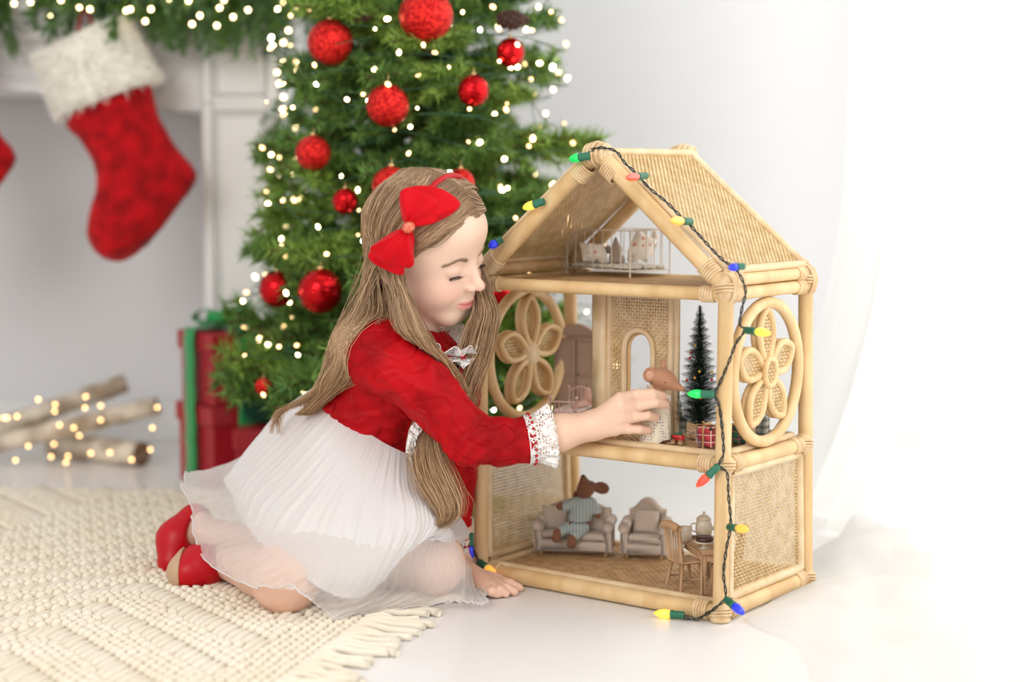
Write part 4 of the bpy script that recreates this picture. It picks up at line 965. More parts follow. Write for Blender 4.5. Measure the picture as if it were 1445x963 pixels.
            pts = [hw(onskull(np.array([.094-.12*f, .008, .074+.1*min(1, f*2)]), lift)), hw(onskull((.074-.09*f, .045, .066+.02*f), lift)), hw(onskull((.040-.06*f, .078, .045), lift)), hw(onskull((.022-.03*f, .080, .0), lift+.02))]+lockpath(farlock, a, b, 0)
        else:                 # loose wisps
            f = rng.random(); lift = rng.uniform(.02, .10); a, b = disc(); L_ = [backlock, lowlock, farlock][int(rng.integers(0, 3))]
            sd = 1 if L_ is farlock else -1
            pts = [hw(onskull((.07-.13*f, .0, .12), lift*.4)), hw(onskull((.045-.1*f, sd*.055, .085), lift)), hw(onskull((.01-.06*f, sd*.082, .03), lift))]+lockpath(L_, a*1.9, b*1.6, 0)
        n = 30; P = spline(np.array(pts), 80); ii = np.linspace(0, 79*(rng.uniform(.80, 1) if rng.random() < .6 else 1), n); P = np.stack([np.interp(ii, np.arange(80), P[:, k_]) for k_ in range(3)], 1)
        t = np.linspace(0, 1, n); am = np.clip(t-.45, 0, 1)*.016*rng.uniform(.4, 1.3); ph = rng.random()*1.6+(0 if kind < .5 else 2)
        P[:, 0] += am*np.sin(t*17+ph); P[:, 2] += am*.3*np.sin(t*15+ph); P[:, 1] += am*.8*np.cos(t*16+ph)
        paths.append(P); k = rng.random(); k = k**1.4; c = np.array([.235, .135, .070])*(1-k)+np.array([.66, .45, .27])*k; gr = (np.clip((t-.35)*1.3, 0, 1)*.55)[:, None]; cols.append(c*(1-gr)+(c*1.15+[.15, .075, .01])*gr)
    P = np.array(paths); n = P.shape[1]
    q = (P-HC) @ HR/HS; ex = (q[..., 0]+.001)/.019; ez = (q[..., 2]+.012)/.027; rr = np.sqrt(ex**2+ez**2)+1e-6; inside = (rr < 1) & (q[..., 1] < -.05)
    q[..., 0] = np.where(inside, -.001+np.sign(ex+.15)*.019*np.sqrt(np.clip(1-ez**2, 0, 1)), q[..., 0]); P = (q*HS) @ HR.T+HC
    for it_ in range(7):
        if it_ in (3, 5): P[:, 7:-1] = P[:, 7:-1]*.4+P[:, 6:-2]*.3+P[:, 8:]*.3
        d = f_jacket(P[..., 0], P[..., 1], P[..., 2]); e = 1e-3; gr = np.stack([(f_jacket(*[P[..., j]+(e if j == k else 0) for j in range(3)])-d)/e for k in range(3)], -1); gr /= np.linalg.norm(gr, axis=2)[..., None]+1e-6
        mv = np.where((d < .0025) & (d > -.022) & (P[..., 2] > .275), (.003-d)*.8, 0); mv[:, :7] = 0; P = P+gr*mv[..., None]
    T_ = np.gradient(P, axis=1); T_ /= np.linalg.norm(T_, axis=2)[..., None]+1e-9
    u = np.cross(T_, np.array([.3, -.8, .5])); u /= np.linalg.norm(u, axis=2)[..., None]+1e-9; v = np.cross(T_, u); rad = (.00052*np.interp(np.linspace(0, 1, n), [0, .05, .85, 1], [.5, 1, .9, .15]))[None, :, None]
    RV = np.stack([P+rad*(cos(a)*u+sin(a)*v) for a in (0, 2*pi/3, 4*pi/3)], 2)       # strand, point, 3
    g = G(); g.v = [RV.reshape(-1, 3)]; i = np.arange(len(P))[:, None, None]*n*3; k = np.arange(n-1)[None, :, None]*3; s = np.arange(3)[None, None]
    A_ = i+k+s; B_ = i+k+(s+1) % 3; g.f = np.stack([A_, A_+3, B_+3, B_], -1).reshape(-1, 4).tolist(); g.n = 0
    g.build('hair', hairc, GIRL, kind='stuff', attr=np.repeat(np.array(cols), 3, axis=1).reshape(-1, 3))
    # piping at the armhole and waist
    def drop(p, f, n=None, it=40):
        p = np.array(p, float)
        for _ in range(it):
            d = float(f(*[np.array([c]) for c in p])[0]); 
            e = 1e-3; gr = np.array([float(f(*[np.array([c]) for c in p+np.eye(3)[k]*e])[0])-d for k in range(3)])/e
            p -= gr*d*.7/(gr@gr+1e-6)
        return p
    # ---- skirt: an opaque upper tier and a sheer lower one
    def cloth(rows, nu, nv, folds, amp, seed, hem_wave, name, m, back, thick=0):
        rs = []
        for r, bk_ in zip(rows, back):
            C_ = np.array([a3(*p) for p in r]+[tuple(b) for b in bk_]); rs.append(spline(C_, nu, closed=True))
        Gd = spline(np.array(rs), nv)                      # nv x nu x 3
        d1 = np.roll(Gd, -1, 1)-np.roll(Gd, 1, 1); d0 = np.gradient(Gd, axis=0); N_ = np.cross(d1, d0); N_ /= np.linalg.norm(N_, axis=2)[..., None]+1e-9
        u = np.linspace(0, 1, nu, endpoint=False)[None]; v = np.linspace(0, 1, nv)[:, None]
        w = np.sin(2*pi*folds*u+3*np.sin(2*pi*u*5+seed)+1.3*np.sin(v*4+seed)); w2 = np.sin(2*pi*(folds*2.3)*u+seed*3+2*np.sin(v*6+u*20))
        nz_ = np.array([[noise.noise(Vector((uu*14, vv*3.0, seed))) for uu in u[0]] for vv in v[:, 0]])
        disp = amp*((.02+.98*v**.6)*w*.6+.35*w2*v**.6+2.4*nz_*v)
        Gd = Gd+N_*disp[..., None]
        ed = np.clip((v-.86)/.14, 0, 1)**2; Gd = Gd+N_*(ed*hem_wave*np.sin(2*pi*u*13+3*np.sin(2*pi*u*4)))[..., None]
        Gd[..., 2] = np.maximum(Gd[..., 2], .0105+.004*np.abs(w)*v)
        G().grid(Gd, closed=True).build(name, m, GIRL)
        return Gd
    def clothmat(name, col, opaque, tl):
        m = bpy.data.materials.new(name); m.use_nodes = True; nt = m.node_tree; N = nt.nodes; L = nt.links; N.remove(N['Principled BSDF'])
        df = N.new('ShaderNodeBsdfDiffuse'); df.inputs[0].default_value = (*col, 1); t_ = N.new('ShaderNodeBsdfTranslucent'); t_.inputs[0].default_value = (*col, 1); tp = N.new('ShaderNodeBsdfTransparent'); gl = N.new('ShaderNodeBsdfGlossy'); gl.inputs['Roughness'].default_value = .45
        m1 = N.new('ShaderNodeMixShader'); m1.inputs[0].default_value = tl; L.new(df.outputs[0], m1.inputs[1]); L.new(t_.outputs[0], m1.inputs[2])
        m3 = N.new('ShaderNodeMixShader'); m3.inputs[0].default_value = .05; L.new(m1.outputs[0], m3.inputs[1]); L.new(gl.outputs[0], m3.inputs[2])
        m2 = N.new('ShaderNodeMixShader'); L.new(tp.outputs[0], m2.inputs[1]); L.new(m3.outputs[0], m2.inputs[2]); L.new(m2.outputs[0], N['Material Output'].inputs[0])
        lw = N.new('ShaderNodeLayerWeight'); lw.inputs[0].default_value = .35; mr = N.new('ShaderNodeMapRange'); L.new(lw.outputs['Facing'], mr.inputs[0]); mr.inputs[3].default_value = opaque; mr.inputs[4].default_value = min(1, opaque+.35); L.new(mr.outputs[0], m2.inputs[0])
        return m
    chif = clothmat('white_chiffon', (.90, .885, .89), .90, .25); shr = clothmat('sheer_organza', (.92, .90, .89), .40, .35)
    up = [[(466, 548, 2.54), (482, 572, 2.475), (506, 600, 2.452), (540, 624, 2.445), (572, 640, 2.45), (600, 655, 2.475), (612, 668, 2.52)],
          [(428, 566, 2.56), (444, 602, 2.46), (482, 640, 2.418), (528, 668, 2.405), (572, 684, 2.415), (604, 692, 2.45), (620, 702, 2.51)],
          [(378, 602, 2.60), (400, 645, 2.47), (445, 690, 2.39), (510, 712, 2.37), (578, 718, 2.38), (616, 722, 2.42), (630, 738, 2.49)],
          [(338, 648, 2.62), (360, 690, 2.48), (410, 735, 2.375), (495, 765, 2.345), (575, 758, 2.365), (622, 744, 2.41), (642, 756, 2.47)],
          [(318, 676, 2.62), (347, 735, 2.47), (386, 782, 2.375), (478, 842, 2.33), (535, 826, 2.345), (584, 768, 2.38), (630, 766, 2.43)]]
    bk_up = [[(-.115, 2.57, .25), (-.16, 2.60, .29), (-.24, 2.60, .34)], [(-.11, 2.60, .21), (-.16, 2.68, .26), (-.28, 2.68, .31)], [(-.09, 2.62, .14), (-.16, 2.74, .2), (-.36, 2.74, .24)], [(-.07, 2.62, .08), (-.16, 2.78, .10), (-.40, 2.78, .16)], [(-.10, 2.58, .05), (-.17, 2.78, .05), (-.44, 2.78, .08)]]
    UP = cloth(up, 420, 70, 30, .0026, 1.3, .0010, 'skirt_upper_tier', chif, bk_up)
    lw_ = [[(352, 650, 2.60), (372, 690, 2.48), (415, 725, 2.395), (460, 740, 2.37), (520, 745, 2.365), (575, 745, 2.38), (618, 744, 2.42), (638, 756, 2.46)],
           [(312, 664, 2.63), (322, 715, 2.52), (350, 765, 2.40), (405, 795, 2.300), (480, 812, 2.30), (550, 805, 2.335), (612, 795, 2.38), (652, 790, 2.44)],
           [(280, 667, 2.65), (290, 722, 2.56), (312, 785, 2.46), (370, 815, 2.315), (450, 838, 2.285), (540, 842, 2.34), (622, 832, 2.385), (655, 815, 2.43)],
           [(261, 672, 2.66), (271, 728, 2.575), (292, 790, 2.50), (348, 826, 2.335), (395, 830, 2.29), (432, 842, 2.28), (470, 868, 2.31), (545, 866, 2.36), (640, 862, 2.40), (684, 869, 2.40)]]
    bk_lw = [[(-.10, 2.58, .07), (-.17, 2.76, .10), (-.36, 2.78, .2)], [(-.08, 2.60, .03), (-.17, 2.78, .06), (-.42, 2.80, .15)], [(-.07, 2.58, .015), (-.18, 2.80, .02), (-.46, 2.80, .12)], [(-.07, 2.55, .012), (-.2, 2.82, .012), (-.48, 2.78, .10)]]
    LW_ = cloth(lw_, 460, 60, 30, .0026, 4.1, .0065, 'skirt_sheer_tier', shr, bk_lw)
    G().tube(LW_[-1], .0011, 5, closed=True).build('skirt_hem', chif, GIRL); G().tube(UP[-1], .0009, 5, closed=True).build('skirt_hem', chif, GIRL)
    # ---- shoes
    satin = mat('red_satin', (.50, .001, .008), .38, spec=.3); tan = mat('tan_sole', (.55, .36, .22), .6)
    for nm, ch, rs, cut, cr, sole in (('shoe', ftA, [.028, .032, .024], a3(290, 752, 2.62), (.030, .055, .040), None), ('shoe', ftB, [.028, .034, .027], (ftB[0][0]+.030, ftB[0][1]-.01, .05), (.036, .06, .045), 1)):
        def f_s(X, Y, Z):
            P = (X, Y, Z); d = chain(P, ch, rs, .012); d = smax(d, -sell(P, cut, cr), .004); return smax(d, .0065-Z, .002)
        c = np.array(ch); V, Q = surfnet(f_s, c.min(0)-.045, c.max(0)+.045, .0024); V = relax(V, Q, 2); G().addnp(V, Q).build(nm, satin, GIRL)
        if sole:
            def f_so(X, Y, Z):
                P = (X, Y, Z); d = chain(P, [(p[0]-.006, p[1]-.0, p[2]) for p in ch], [r+.001 for r in rs], .012); return smax(smax(d, X-(ch[2][0]-.010)+.0*Z, .002), .0065-Z, .002)
            V, Q = surfnet(f_so, c.min(0)-.045, c.max(0)+.045, .0024); G().addnp(relax(V, Q, 1), Q).build('shoe_sole', tan, GIRL)
    # ---- lace
    if 'lace' not in MATS:
        m = mat('white_lace', (.88, .87, .85), .7, sheen=.2); nt = m.node_tree; N = nt.nodes; L = nt.links; tc = N.new('ShaderNodeTexCoord'); vo = N.new('ShaderNodeTexVoronoi'); vo.feature = 'DISTANCE_TO_EDGE'; vo.inputs['Scale'].default_value = 260; L.new(tc.outputs['Object'], vo.inputs['Vector'])
        mt = N.new('ShaderNodeMath'); mt.operation = 'LESS_THAN'; mt.inputs[1].default_value = .16; L.new(vo.outputs[0], mt.inputs[0]); n2 = N.new('ShaderNodeTexNoise'); n2.inputs['Scale'].default_value = 110; L.new(tc.outputs['Object'], n2.inputs['Vector']); m3 = N.new('ShaderNodeMath'); m3.operation = 'GREATER_THAN'; m3.inputs[1].default_value = .53; L.new(n2.outputs[0], m3.inputs[0])
        mx = N.new('ShaderNodeMath'); mx.operation = 'MAXIMUM'; L.new(mt.outputs[0], mx.inputs[0]); L.new(m3.outputs[0], mx.inputs[1]); L.new(mx.outputs[0], N['Principled BSDF'].inputs['Alpha']); MATS['lace'] = m
    lace = MATS['lace']
    def frill(path, dirs, w, waves, amp, name='lace_frill', nv=9):
        """path n x 3, dirs n x 3 outward direction of the frill; rippled, scalloped edge"""
        n = len(path); s = np.linspace(0, 1, n); T_ = np.gradient(path, axis=0); T_ /= np.linalg.norm(T_, axis=1)[:, None]+1e-9; side = np.cross(T_, dirs); side /= np.linalg.norm(side, axis=1)[:, None]+1e-9; rows = []
        for k in range(nv):
            f = k/(nv-1); ww = w*f*(1+.10*abs(np.sin(s*waves*pi*2.5))*f); rows.append(path+dirs*ww[:, None]+side*(amp*f**.8*np.sin(s*waves*2*pi))[:, None]+T_*(amp*.5*f*np.cos(s*waves*2*pi+1))[:, None])
        g = G().grid(rows); g.build(name, lace, GIRL); G().tube(rows[-1], .0007, 4).build('lace_edge', lace, GIRL)
    def ring(c, ax, r, n): 
        ax = ax/np.linalg.norm(ax); u = np.cross(ax, [0, 0, 1]) if abs(ax[2]) < .9 else np.cross(ax, [1, 0, 0]); u /= np.linalg.norm(u); v = np.cross(ax, u); a = np.linspace(0, 2*pi, n); return c+r*(np.cos(a)[:, None]*u+np.sin(a)[:, None]*v), (np.cos(a)[:, None]*u+np.sin(a)[:, None]*v)
    bead = mat('red_bead', (.45, .004, .01), .4)
    for c, ax, r in ((wend, wdir, .0350), (lend, ldir, .0315)):
        rows = [ring(c+ax*(k*.004-.006), ax, r+.0015, 64)[0] for k in range(5)]; G().grid(rows).build('lace_band', lace, GIRL)
        for e in (0, 4): 
            P_, R__ = ring(c+ax*(e*.004-.006), ax, r+.002, 120); G().tube(P_+R__*(.0006*np.sin(np.linspace(0, 2*pi, 120)*30))[:, None], .0011, 5).build('lace_band_edge', lace, GIRL)
        g = G(); P_, _r = ring(c+ax*.002, ax, r+.0025, 23)
        for p in P_[:-1]: g.ball(p, .0024, 6, 5)
        g.build('cuff_beads', bead, GIRL)
        P_, Rr = ring(c+ax*.009, ax, r+.001, 260); D_ = ax[None]*.93+Rr*.33; frill(P_, D_, .024, 15, .0042, 'cuff_frill')
    # collar frill round the neck, front frill and the frill of the open jacket edge
    cc = np.array(at(604, 480, 2.490)); axn = hw([0, 0, 1])-hw([0, 0, 0]); axn = axn/np.linalg.norm(axn); axn = axn*.6+np.array([.35, -.1, .6]); axn /= np.linalg.norm(axn)
    P_, Rr = ring(cc, axn, .050, 300); frill(P_, Rr*.75+axn*.55, .032, 15, .007, 'collar_frill'); frill(P_-axn*.004, Rr*.95+axn*.10, .030, 13, .006, 'collar_frill')
    P_ = spline([a3(590, 492, 2.43), a3(596, 515, 2.425), a3(606, 540, 2.43), a3(618, 560, 2.45)], 90); frill(P_, np.tile(np.array([-.85, -.35, .15]), (90, 1)), .020, 7, .005, 'front_frill')
    P_ = spline([a3(588, 590, 2.425), a3(578, 606, 2.42), a3(574, 625, 2.42), a3(572, 640, 2.42)], 80); frill(P_, np.tile(np.array([-.1, -.25, -.05])+np.array([.55, 0, -.6]), (80, 1))*.9, .022, 6, .005, 'jacket_edge_frill')
    g = G(); P_ = spline([a3(636, 500, 2.47), a3(648, 497, 2.46), a3(655, 510, 2.46), a3(652, 525, 2.46), a3(656, 540, 2.458)], 20); g.grid([P_+np.array([-.004, 0, 0]), P_+np.array([.004, .001, 0])]); P_ = spline([a3(634, 502, 2.47), a3(638, 520, 2.465), a3(648, 538, 2.46)], 14); g.grid([P_+np.array([-.004, 0, 0]), P_+np.array([.004, .001, 0])]); g.build('neck_ribbon', satin, GIRL)
    # ---- headband and bow
    vel2 = mat('bow_velvet', (.60, .003, .010), .6, bump=(60, .2, .003), sheen=.12, spec=.1)
    ct = [(-.0, -.094, .030), (.016, -.080, .070), (.026, -.050, .102), (.034, 0, .120), (.026, .050, .100), (.012, .082, .045), (.0, .085, .0)]
    Pb = np.array([hw(onskull(p, .03)) for p in spline([(.010, -.085, .035), (.020, -.07, .075), (.028, -.04, .105), (.030, 0, .12), (.026, .045, .1), (.014, .08, .045), (.0, .085, 0.)], 30)])
    G().tube(Pb, .0042, 8, flat=.35, up=(0, -1, .2)).build('headband', satin, GIRL)
    c2p = lambda x, y: (480+x/4.013, 220+y/4.013)
    def lobe(outl, Y, th, knot, nf, ph, name, dY=.0, fold=.0035):
        O = spline([tuple(at(*c2p(x, y), Y)) for x, y in outl], 84, closed=True); K = np.array(at(*c2p(*knot), Y)); c = O.mean(0); n = 15; F = []; B = []
        for k in range(n):
            s = (k/(n-1)); row = K*(1-s)+O*s; an = np.arctan2(O[:, 2]-K[2], O[:, 0]-K[0]); edge = 1-s**3.2
            rel = s; bulge = th*np.sin(pi*min(.999, s)**.8*.98)*1.0+.002; dist = np.linalg.norm(O-K, axis=1)/np.linalg.norm(O-K, axis=1).max()
            b = bulge*dist + fold*np.sin(an*nf+ph)*s**.6*dist
            rowF = row+np.array([0, -1, 0])*(b[:, None]+dY*s); rowB = row+np.array([0, 1, 0])*(.35*bulge*dist)[:, None]-np.array([0, 1, 0])*dY*s
            F.append(rowF); B.append(rowB)
        F[-1] = F[-1]+np.array([0, -1, 0])*(fold*.9*np.sin(np.arctan2(O[:, 2]-K[2], O[:, 0]-K[0])*nf+ph))[:, None]*0
        g = G().grid(F+B[::-1], closed=True); g.build(name, vel2, GIRL)
    lobe([(372, 372), (340, 285), (345, 200), (420, 172), (520, 172), (610, 205), (680, 268), (640, 325), (560, 370), (480, 400), (415, 405)], 2.405, .022, (385, 395), 9, .5, 'bow_loop', .004)
    lobe([(360, 370), (338, 270), (352, 196), (430, 190), (545, 250), (560, 330), (520, 385), (420, 395)], 2.389, .014, (385, 395), 7, 2, 'bow_loop', .004, .004)
    lobe([(360, 410), (280, 450), (200, 510), (160, 565), (215, 625), (345, 675), (370, 630), (405, 560), (412, 450)], 2.402, .016, (382, 415), 10, 1, 'bow_loop', .002)
    lobe([(362, 412), (300, 430), (210, 490), (172, 530), (235, 595), (330, 630), (412, 625), (418, 540), (415, 440)], 2.392, .018, (385, 415), 9, 2.4, 'bow_loop', .004, .004)
    kc = hw(hinv(at(*c2p(388, 405), 2.378))); dk = np.array([.75, 0, .66]); g = G()
    g.ball(kc, (.010, .009, .0085), 16, 10, rot=(0, -.5, 0)); g.build('bow_knot', mat('orange_glitter', (.75, .10, .05), .35, metal=.5, bump=(400, 1, .002), var=(300, (.95, .35, .22), 1)), GIRL)
    reroot(GIRL, (-.27, 2.48, 0))
# ------------------------------------------------------------------ doll furniture and toys
def pillow_g(w, h, t, n=12, rot=None, c=(0, 0, 0), pinch=.06):
    u = np.linspace(-1, 1, n); Fr = []; 
    U_, V_ = np.meshgrid(u, u, indexing='ij'); th = t/2*np.sqrt(np.clip(1-U_**4, 0, 1))*np.sqrt(np.clip(1-V_**4, 0, 1))+.0004
    X = w/2*U_*(1-pinch*(1-V_**2)); Z = h/2*V_*(1-pinch*(1-U_**2)); g = G()
    for sg in (-1, 1):
        P = np.stack([X, sg*th, Z], -1); P = P if sg < 0 else P[::-1]; g.grid(P)
    V = [np.concatenate(g.v)]; g.v = V
    if rot is not None: g.v = [g.v[0] @ np.array(Euler(rot).to_matrix()).T]
    g.v = [g.v[0]+np.array(c)]; return g
wood = mat('honey_wood', (.60, .38, .22), .5, var=(40, (.50, .30, .16), 3, (1, 1, .3)))
taupe = mat('taupe_paint', (.42, .30, .23), .55, bump=(90, .1, .0005)); pinkm = mat('dusty_pink_metal', (.72, .52, .45), .45); crm = mat('cream_metal', (.80, .72, .60), .4)
tick = wavemat('ticking_stripe_linen', (.72, .62, .53), (.54, .44, .37), 260, 'X', thin=.42)
mousebr = mat('brown_felt_mouse', (.235, .105, .058), .9, bump=(600, .5, .0006), sheen=.3); mousetan = mat('tan_felt_mouse', (.50, .25, .145), .9, bump=(600, .5, .0006), sheen=.3); greym = mat('grey_felt_mouse', (.44, .34, .28), .9, bump=(600, .4, .0006), sheen=.3)
earp = mat('ear_lining', (.66, .38, .26), .9); blk = mat('black_thread', (.012, .01, .01), .5)
ZL, ZM, ZA = .0240, HM+.0150, HE+.0065
if sec('toys'):
    def sofa(px, py, w, d, h, name, lab, cat, seats, rz, hump):
        c = ground(px, py, ZL); t = thing(name, lab, cat, (c[0], c[1], ZL), rz)
        for x in (-w/2+.012, w/2-.012):
            for y in (.008, d-.006): G().lathe([(.0026, 0), (.0034, .009)], (x, y, 0), 8).build('foot', wood, t)
        G().box((0, d/2, .016), (w-.008, d, .018), bev=.003).build('base', tick, t)
        G().box((0, d*.45, .0315), (w-.026, d*.90, .013), bev=.003).build('seat_cushion', tick, t)
        # back with a soft camel hump
        n = 22; top = [(-w/2+.010+(w-.020)*k/(n-1), h*.78+h*.22*(cos((k/(n-1)-.5)*pi*1.0)**hump)) for k in range(n)]
        poly = [(-w/2+.012, .010)]+top+[(w/2-.012, .010)]; g = G().prism(poly, 0, .012, lambda p: (p[0], d-.004+p[2]+.12*p[1], p[1])); 
        g.tube([(x, d+.002+.12*z, z) for x, z in top], .0075, 8); g.build('backrest', tick, t)
        for sx in (-1, 1):
            g = G().box((sx*(w/2-.008), d/2, .030), (.012, d+.002, .046), bev=.003); g.tube([(sx*(w/2-.008), -.003, .051), (sx*(w/2-.008), d+.004, .053)], .0092, 14); g.build('armrest', tick, t)
            G().tube([(sx*(w/2-.008), -.0034, .051), (sx*(w/2-.008), -.0046, .051)], .0085, 14).build('armrest_button', tick, t)
        return t
    s1 = sofa(808, 786, .130, .050, .078, 'doll_sofa', 'striped beige doll sofa with rolled arms that the pyjama mouse sits on', 'sofa', 2, -.17, 1.2)
    s2 = sofa(908, 791, .080, .050, .084, 'doll_armchair', 'striped beige doll armchair with one cushion, right of the sofa', 'armchair', 1, -.20, 3)
    def cushion(par, x, y, z, w, h, lab, rot):
        M = Matrix.Translation(par.location) @ Matrix.Rotation(par.rotation_euler.z, 4, 'Z'); p = M @ Vector((x, y, z)); o = pillow_g(w, h, .015, 12, rot).build('cushion', tick, loc=None); o.location = p; o.rotation_euler = (0, 0, par.rotation_euler.z); tag(o, lab, 'cushion')
    cushion(s1, -.036, .040, .055, .044, .040, 'striped cushion at the left end of the doll sofa', (-.25, .06, .2)); cushion(s1, .036, .040, .055, .044, .040, 'striped cushion at the right end of the doll sofa', (-.25, -.06, -.2)); cushion(s2, 0, .034, .056, .042, .036, 'striped cushion in the doll armchair', (-.25, .03, 0))
    # ---- mice
    def mouse_mesh(fn, lo, hi, h, name, m, t):
        V, Q = surfnet(fn, lo, hi, h); return G().addnp(relax(V, Q, 1), Q).build(name, m, t)
    Yb = float(s1.location.y)+.010
    P2 = lambda x, y, dy=0.: tuple(float(v) for v in at(x, y, Yb+dy))
    t = thing('toy_mouse', 'brown toy mouse in blue striped pyjamas sprawled on the doll sofa', 'toy mouse', P2(814, 752))
    def fm(X, Y, Z):
        P = (X, Y, Z); d = sell(P, P2(822, 730), (.016, .013, .016)); d = smin(d, scone(P, P2(826, 690), P2(823, 674, -.01), .0150, .0045), .006); d = smin(d, scone(P, P2(822, 718), P2(825, 698), .010, .009), .004)
        for a in (((804, 716), (790, 715)), ((838, 716), (843, 727))): d = smin(d, scone(P, P2(*a[0], -.004), P2(*a[1], -.008), .0055, .0062), .002)
        for a in (((806, 742), (787, 752), (785, 760)), ((826, 745), (808, 760), (806, 768))): d = smin(d, chain(P, [P2(*a[0], -.006), P2(*a[1], -.022), P2(*a[2], -.026)], [.008, .0068, .0075], .003), .002)
        e = sell(P, P2(849, 689, .004), (.0130, .0045, .0100), np.array([[.95, 0, .3], [0, 1, 0], [-.3, 0, .95]])); e = smax(e, -sell(P, P2(850, 689, -.001), (.0095, .0035, .0072)), .001); d = smin(d, e, .002); d = smin(d, scone(P, P2(834, 686), P2(842, 690, .003), .008, .005), .004)
        e = sell(P, P2(814, 702, .014), (.007, .004, .011)); return smin(d, e, .003)
    c = np.array(P2(816, 718)); mouse_mesh(fm, c-[.055, .045, .06], c+[.055, .035, .06], .0013, 'body', mousebr, t); G().ball(P2(823, 672, -.012), .0024, 8, 6).build('nose', blk, t); G().ball(P2(832, 684, -.013), .0011, 6, 5).build('eye', blk, t)
    pj = wavemat('blue_striped_pyjamas', (.34, .43, .44), (.55, .60, .56), 190, 'X', thin=.3)
    def fsh(X, Y, Z):
        P = (X, Y, Z); d = chain(P, [P2(824, 705), P2(822, 722), P2(818, 731)], [.0125, .018, .019], .004); d = smax(d, Z-float(P2(824, 702)[2]), .002); d = smax(d, float(P2(818, 735)[2])-Z, .002)
        d = smin(d, smax(chain(P, [P2(812, 710), P2(797, 715, -.007)], [.010, .0085], .003), float(P2(793, 710)[0])-X, .001), .003); d = smin(d, smax(scone(P, P2(834, 710), P2(841, 722, -.006), .0095, .0085), float(P2(840, 724)[2])-Z, .001), .003); return d
    mouse_mesh(fsh, c-[.05, .04, .05], c+[.05, .03, .05], .0013, 'pyjama_shirt', pj, t)
    def fpt(X, Y, Z):
        P = (X, Y, Z); d = sell(P, P2(816, 743, -.004), (.018, .014, .009))
        for a in (((804, 744), (790, 751)), ((824, 746), (811, 757))): d = smin(d, scone(P, P2(*a[0], -.006), P2(*a[1], -.019), .0098, .0088), .003)
        return d
    mouse_mesh(fpt, c-[.05, .045, .055], c+[.05, .03, .03], .0013, 'pyjama_trousers', pj, t); reroot(t, P2(814, 752))
    # held mouse
    Ym = 2.448; Q2 = lambda x, y, dy=0.: tuple(float(v) for v in at(x, y, Ym+dy))
    t = thing('toy_mouse', 'tan toy mouse in a dotted cream dress held by the girl\'s hand', 'toy mouse', Q2(925, 628))
    def fh(X, Y, Z):
        P = (X, Y, Z); d = scone(P, Q2(934, 535), Q2(962, 549, -.006), .0150, .0042); d = smin(d, scone(P, Q2(926, 532), Q2(940, 536), .0135, .014), .006)
        e = sell(P, Q2(917, 529, -.012), (.0110, .0045, .0115), np.array([[.9, -.3, .3], [.35, .93, 0], [-.28, .1, .95]])); e = smax(e, -sell(P, Q2(917, 529, -.016), (.0085, .0035, .009)), .001); d = smin(d, e, .0015)
        e = scone(P, Q2(935, 525, .004), Q2(937, 509, .006), .0060, .0030); d = smin(d, e, .002)
        d = smin(d, scone(P, Q2(930, 545), Q2(928, 580), .0075, .0085), .004)
        for x in (922, 936): d = smin(d, chain(P, [Q2(x, 610, .002), Q2(x+2, 626, .002), Q2(x+10, 629, -.006)], [.0050, .0045, .0048], .002), .002)
        return smax(d, ZM+.0005-Z, .001)
    c = np.array(Q2(935, 570)); mouse_mesh(fh, c-[.045, .035, .08], c+[.045, .035, .075], .0013, 'body', mousetan, t); G().ball(Q2(964.5, 550, -.006), .0030, 8, 6).build('nose', mousebr, t); G().ball(Q2(939, 540, -.0145), .0013, 6, 5).build('eye', blk, t)
    G().ball(Q2(917, 530, -.0125), (.0080, .0012, .0085), 12, 6).build('ear_lining', earp, t)
    dr = wavemat('dotted_cream_cotton', (.80, .72, .58), (.25, .22, .28), 1, dots=(230, .26, .35))
    g = G(); n = 40; rows = []
    for k, (x, y, rx, ry) in enumerate(((931, 552, .009, .008), (930, 568, .0150, .012), (928, 590, .0195, .014), (926, 610, .022, .016), (925, 625, .0235, .017))):
        cc = np.array(Q2(x, y, .002)); rows.append([cc+np.array([rx*cos(a)*(1+.05*sin(7*a)*k/4), ry*sin(a)*(1+.05*sin(7*a)*k/4), -.0015*sin(a*2)*k]) for a in np.arange(n)*2*pi/n])
    rows = spline(np.array(rows), 14); g.grid(rows, closed=True); g.build('dress', dr, t)
    g = G(); cc = np.array(Q2(932, 556, 0)); a = np.linspace(0, 2*pi, 60); g.grid([[cc+np.array([r*cos(q), r*sin(q)*.9, z+.0012*sin(q*12)*k]) for q in a] for k, (r, z) in enumerate(((.0095, 0), (.0140, -.003), (.0165, -.008)))]); g.build('dress_collar', dr, t); reroot(t, Q2(925, 628))
    # ---- table, chairs, tea things
    tz = .19; TC = hl(.349, .060, ZL)+np.array([cos(tz), sin(tz), 0])*.024
    t = thing('doll_table', 'round-cornered honey wood doll table laid for tea at the lower right', 'table', tuple(TC), tz); th = .066
    G().box((0, 0, th-.002), (.056, .124, .004), bev=.0015).build('tabletop', wood, t); G().box((0, 0, th-.009), (.046, .112, .010)).build('apron', wood, t, smooth=False)
    for sx in (-1, 1):
        for sy in (-1, 1): G().box((sx*.022, sy*.055, (th-.004)/2), (.0062, .0062, th-.004), bev=.001).build('leg', wood, t)
    def onP(px, py): q = ground(px, py, ZL+th+.0003); return tuple(q)
    def onT(x, y): q = Matrix.Rotation(tz, 3, 'Z') @ Vector((x, y, 0)); return (TC[0]+q.x, TC[1]+q.y, ZL+th+.0003)
